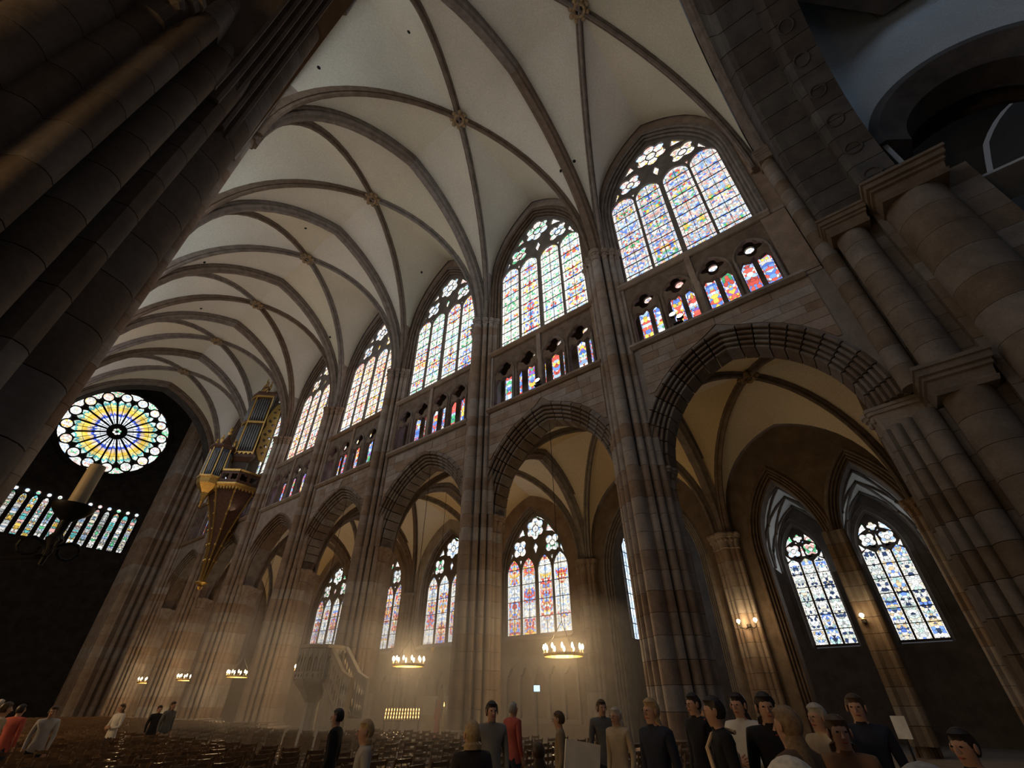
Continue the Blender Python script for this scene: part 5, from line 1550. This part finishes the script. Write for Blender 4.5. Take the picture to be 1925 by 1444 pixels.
person(34.3, 9.0, 1.94, 320, 'dark-haired person in a black coat in front of the pulpit', BK, BK, DKH)
person(37.2, 6.4, 1.86, 300, 'woman in a light grey dress at the foot of the pulpit stair', (.32, .30, .29), (.28, .27, .26), BLH, 'bob')
person(47.7, 5.4, 1.87, 20, 'person with short blond hair in a dark coat seen from behind', (.035, .03, .03), BK, BLH, 'bob')
person(49.6, 7.6, 2.03, 215, 'man in a grey shirt facing the viewer beside the blond person', (.20, .19, .18), NV, DKH, 'short', 'down')
person(51.8, 10.5, 2.02, 100, 'person in a faint red jacket behind the man in the grey shirt', RDC, NV, GRH)
person(56.6, 8.6, 1.90, 330, 'person in a tan jacket under the large near chandelier', (.25, .19, .12), BR, BRH)
person(54.4, 6.2, 1.66, 40, 'short woman in a brown coat holding the pale board', BR, BK, BRH, 'long', 'down', 'tote')
person(61.0, 9.5, 2.05, 220, 'tall person in a grey jumper left of the nearest pillar', GYC, NV, BRH)
person(62.4, 8.4, 1.95, 280, 'person in a beige waistcoat beside the tall grey jumper', BE, BR, GRH, 'bob')
person(66.0, 6.3, 2.05, 290, 'blond woman in a dark blue coat at the foot of the nearest pillar', NV, BK, BLH, 'long')
person(70.2, 7.6, 2.11, 300, 'dark-haired man in black behind the strap wearer', BK, BK, DKH, 'short', 'down', 'pack')
person(72.0, 5.5, 2.06, 330, 'man in a black jacket with a tan shoulder strap', BK, NV, DKH, 'short', 'down', 'scarf')
person(74.3, 6.9, 2.10, 280, 'woman with long dark hair in a white top', WHC, NV, DKH, 'long', 'fold')
person(76.6, 5.7, 2.09, 250, 'woman with dark hair and red lips in a black dress', BK, BK, DKH, 'bob', 'down')
person(78.1, 4.4, 1.99, 20, 'person with pale brown hair in a brown jacket right of the woman with red lips', (.14, .09, .06), BR, (.24, .16, .09), 'long')
person(80.7, 6.3, 2.0, 300, 'older person in a tan blouse raising a phone', BE, GYC, GRH, 'bob', 'phone')
person(81.9, 5.0, 1.93, 250, 'person in a rust brown cardigan looking left', (.22, .12, .07), BR, BRH, 'bob')
person(83.9, 6.8, 2.08, 270, 'tall man in a dark navy jumper at the right of the crowd', NV, NV, BRH)
person(77.4, 2.3, 1.85, 330, 'white-haired person whose head tops the bottom edge of the view', (.2, .18, .16), BK, (.62, .58, .50), 'bob')
person(87.0, 2.2, 1.855, 330, 'grey-haired person at the bottom right edge of the view', (.12, .13, .15), BK, (.30, .32, .34), 'short')
person(90.2, 5.0, 1.86, 300, 'person in a black coat at the far right of the crowd', BK, BK, DKH)

bpy.context.view_layer.update()
dg = bpy.context.evaluated_depsgraph_get()
for o, tm, bm2, hands in PEND:
    me = bpy.data.meshes.new_from_object(o.evaluated_get(dg))
    o.modifiers.clear(); old = o.data; o.data = me; bpy.data.meshes.remove(old)
    me.materials.clear()
    for mt in (tm, bm2, SKIN, SHOE): me.materials.append(mt)
    for p in me.polygons:
        c = p.center; p.use_smooth = True
        if c.z > 1.505: mi = 2
        elif any((Vector(c) - h).length < .115 for h in hands) and abs(c.x) + c.y * .5 > .04 and (c.y > .17 or abs(c.x) > .165): mi = 2
        elif c.z > .97: mi = 0
        elif c.z > .86 and abs(c.x) < .2: mi = 0
        elif abs(c.x) > .2 and c.z > .86: mi = 0
        elif c.z > .1: mi = 1
        else: mi = 3
        p.material_index = mi

#HAZE  scattering box added for the lens-glare glow in the lower nave and aisle
vm, vnt, vout = newmat('dusty_air')
vs_ = N(vnt, 'ShaderNodeVolumeScatter'); vs_.inputs['Color'].default_value = (1.0, .96, .9, 1); vs_.inputs['Density'].default_value = .038; vs_.inputs['Anisotropy'].default_value = .5
vnt.links.new(vs_.outputs[0], vout.inputs['Volume'])
hz_ = MB().box(-.5, 12.5, -3.2, 15.0, FZ + .02, 4.9).obj('haze', vm)
hz_['kind'] = 'stuff'; hz_['label'] = 'thin dusty haze glowing round the lamps in the lower nave'
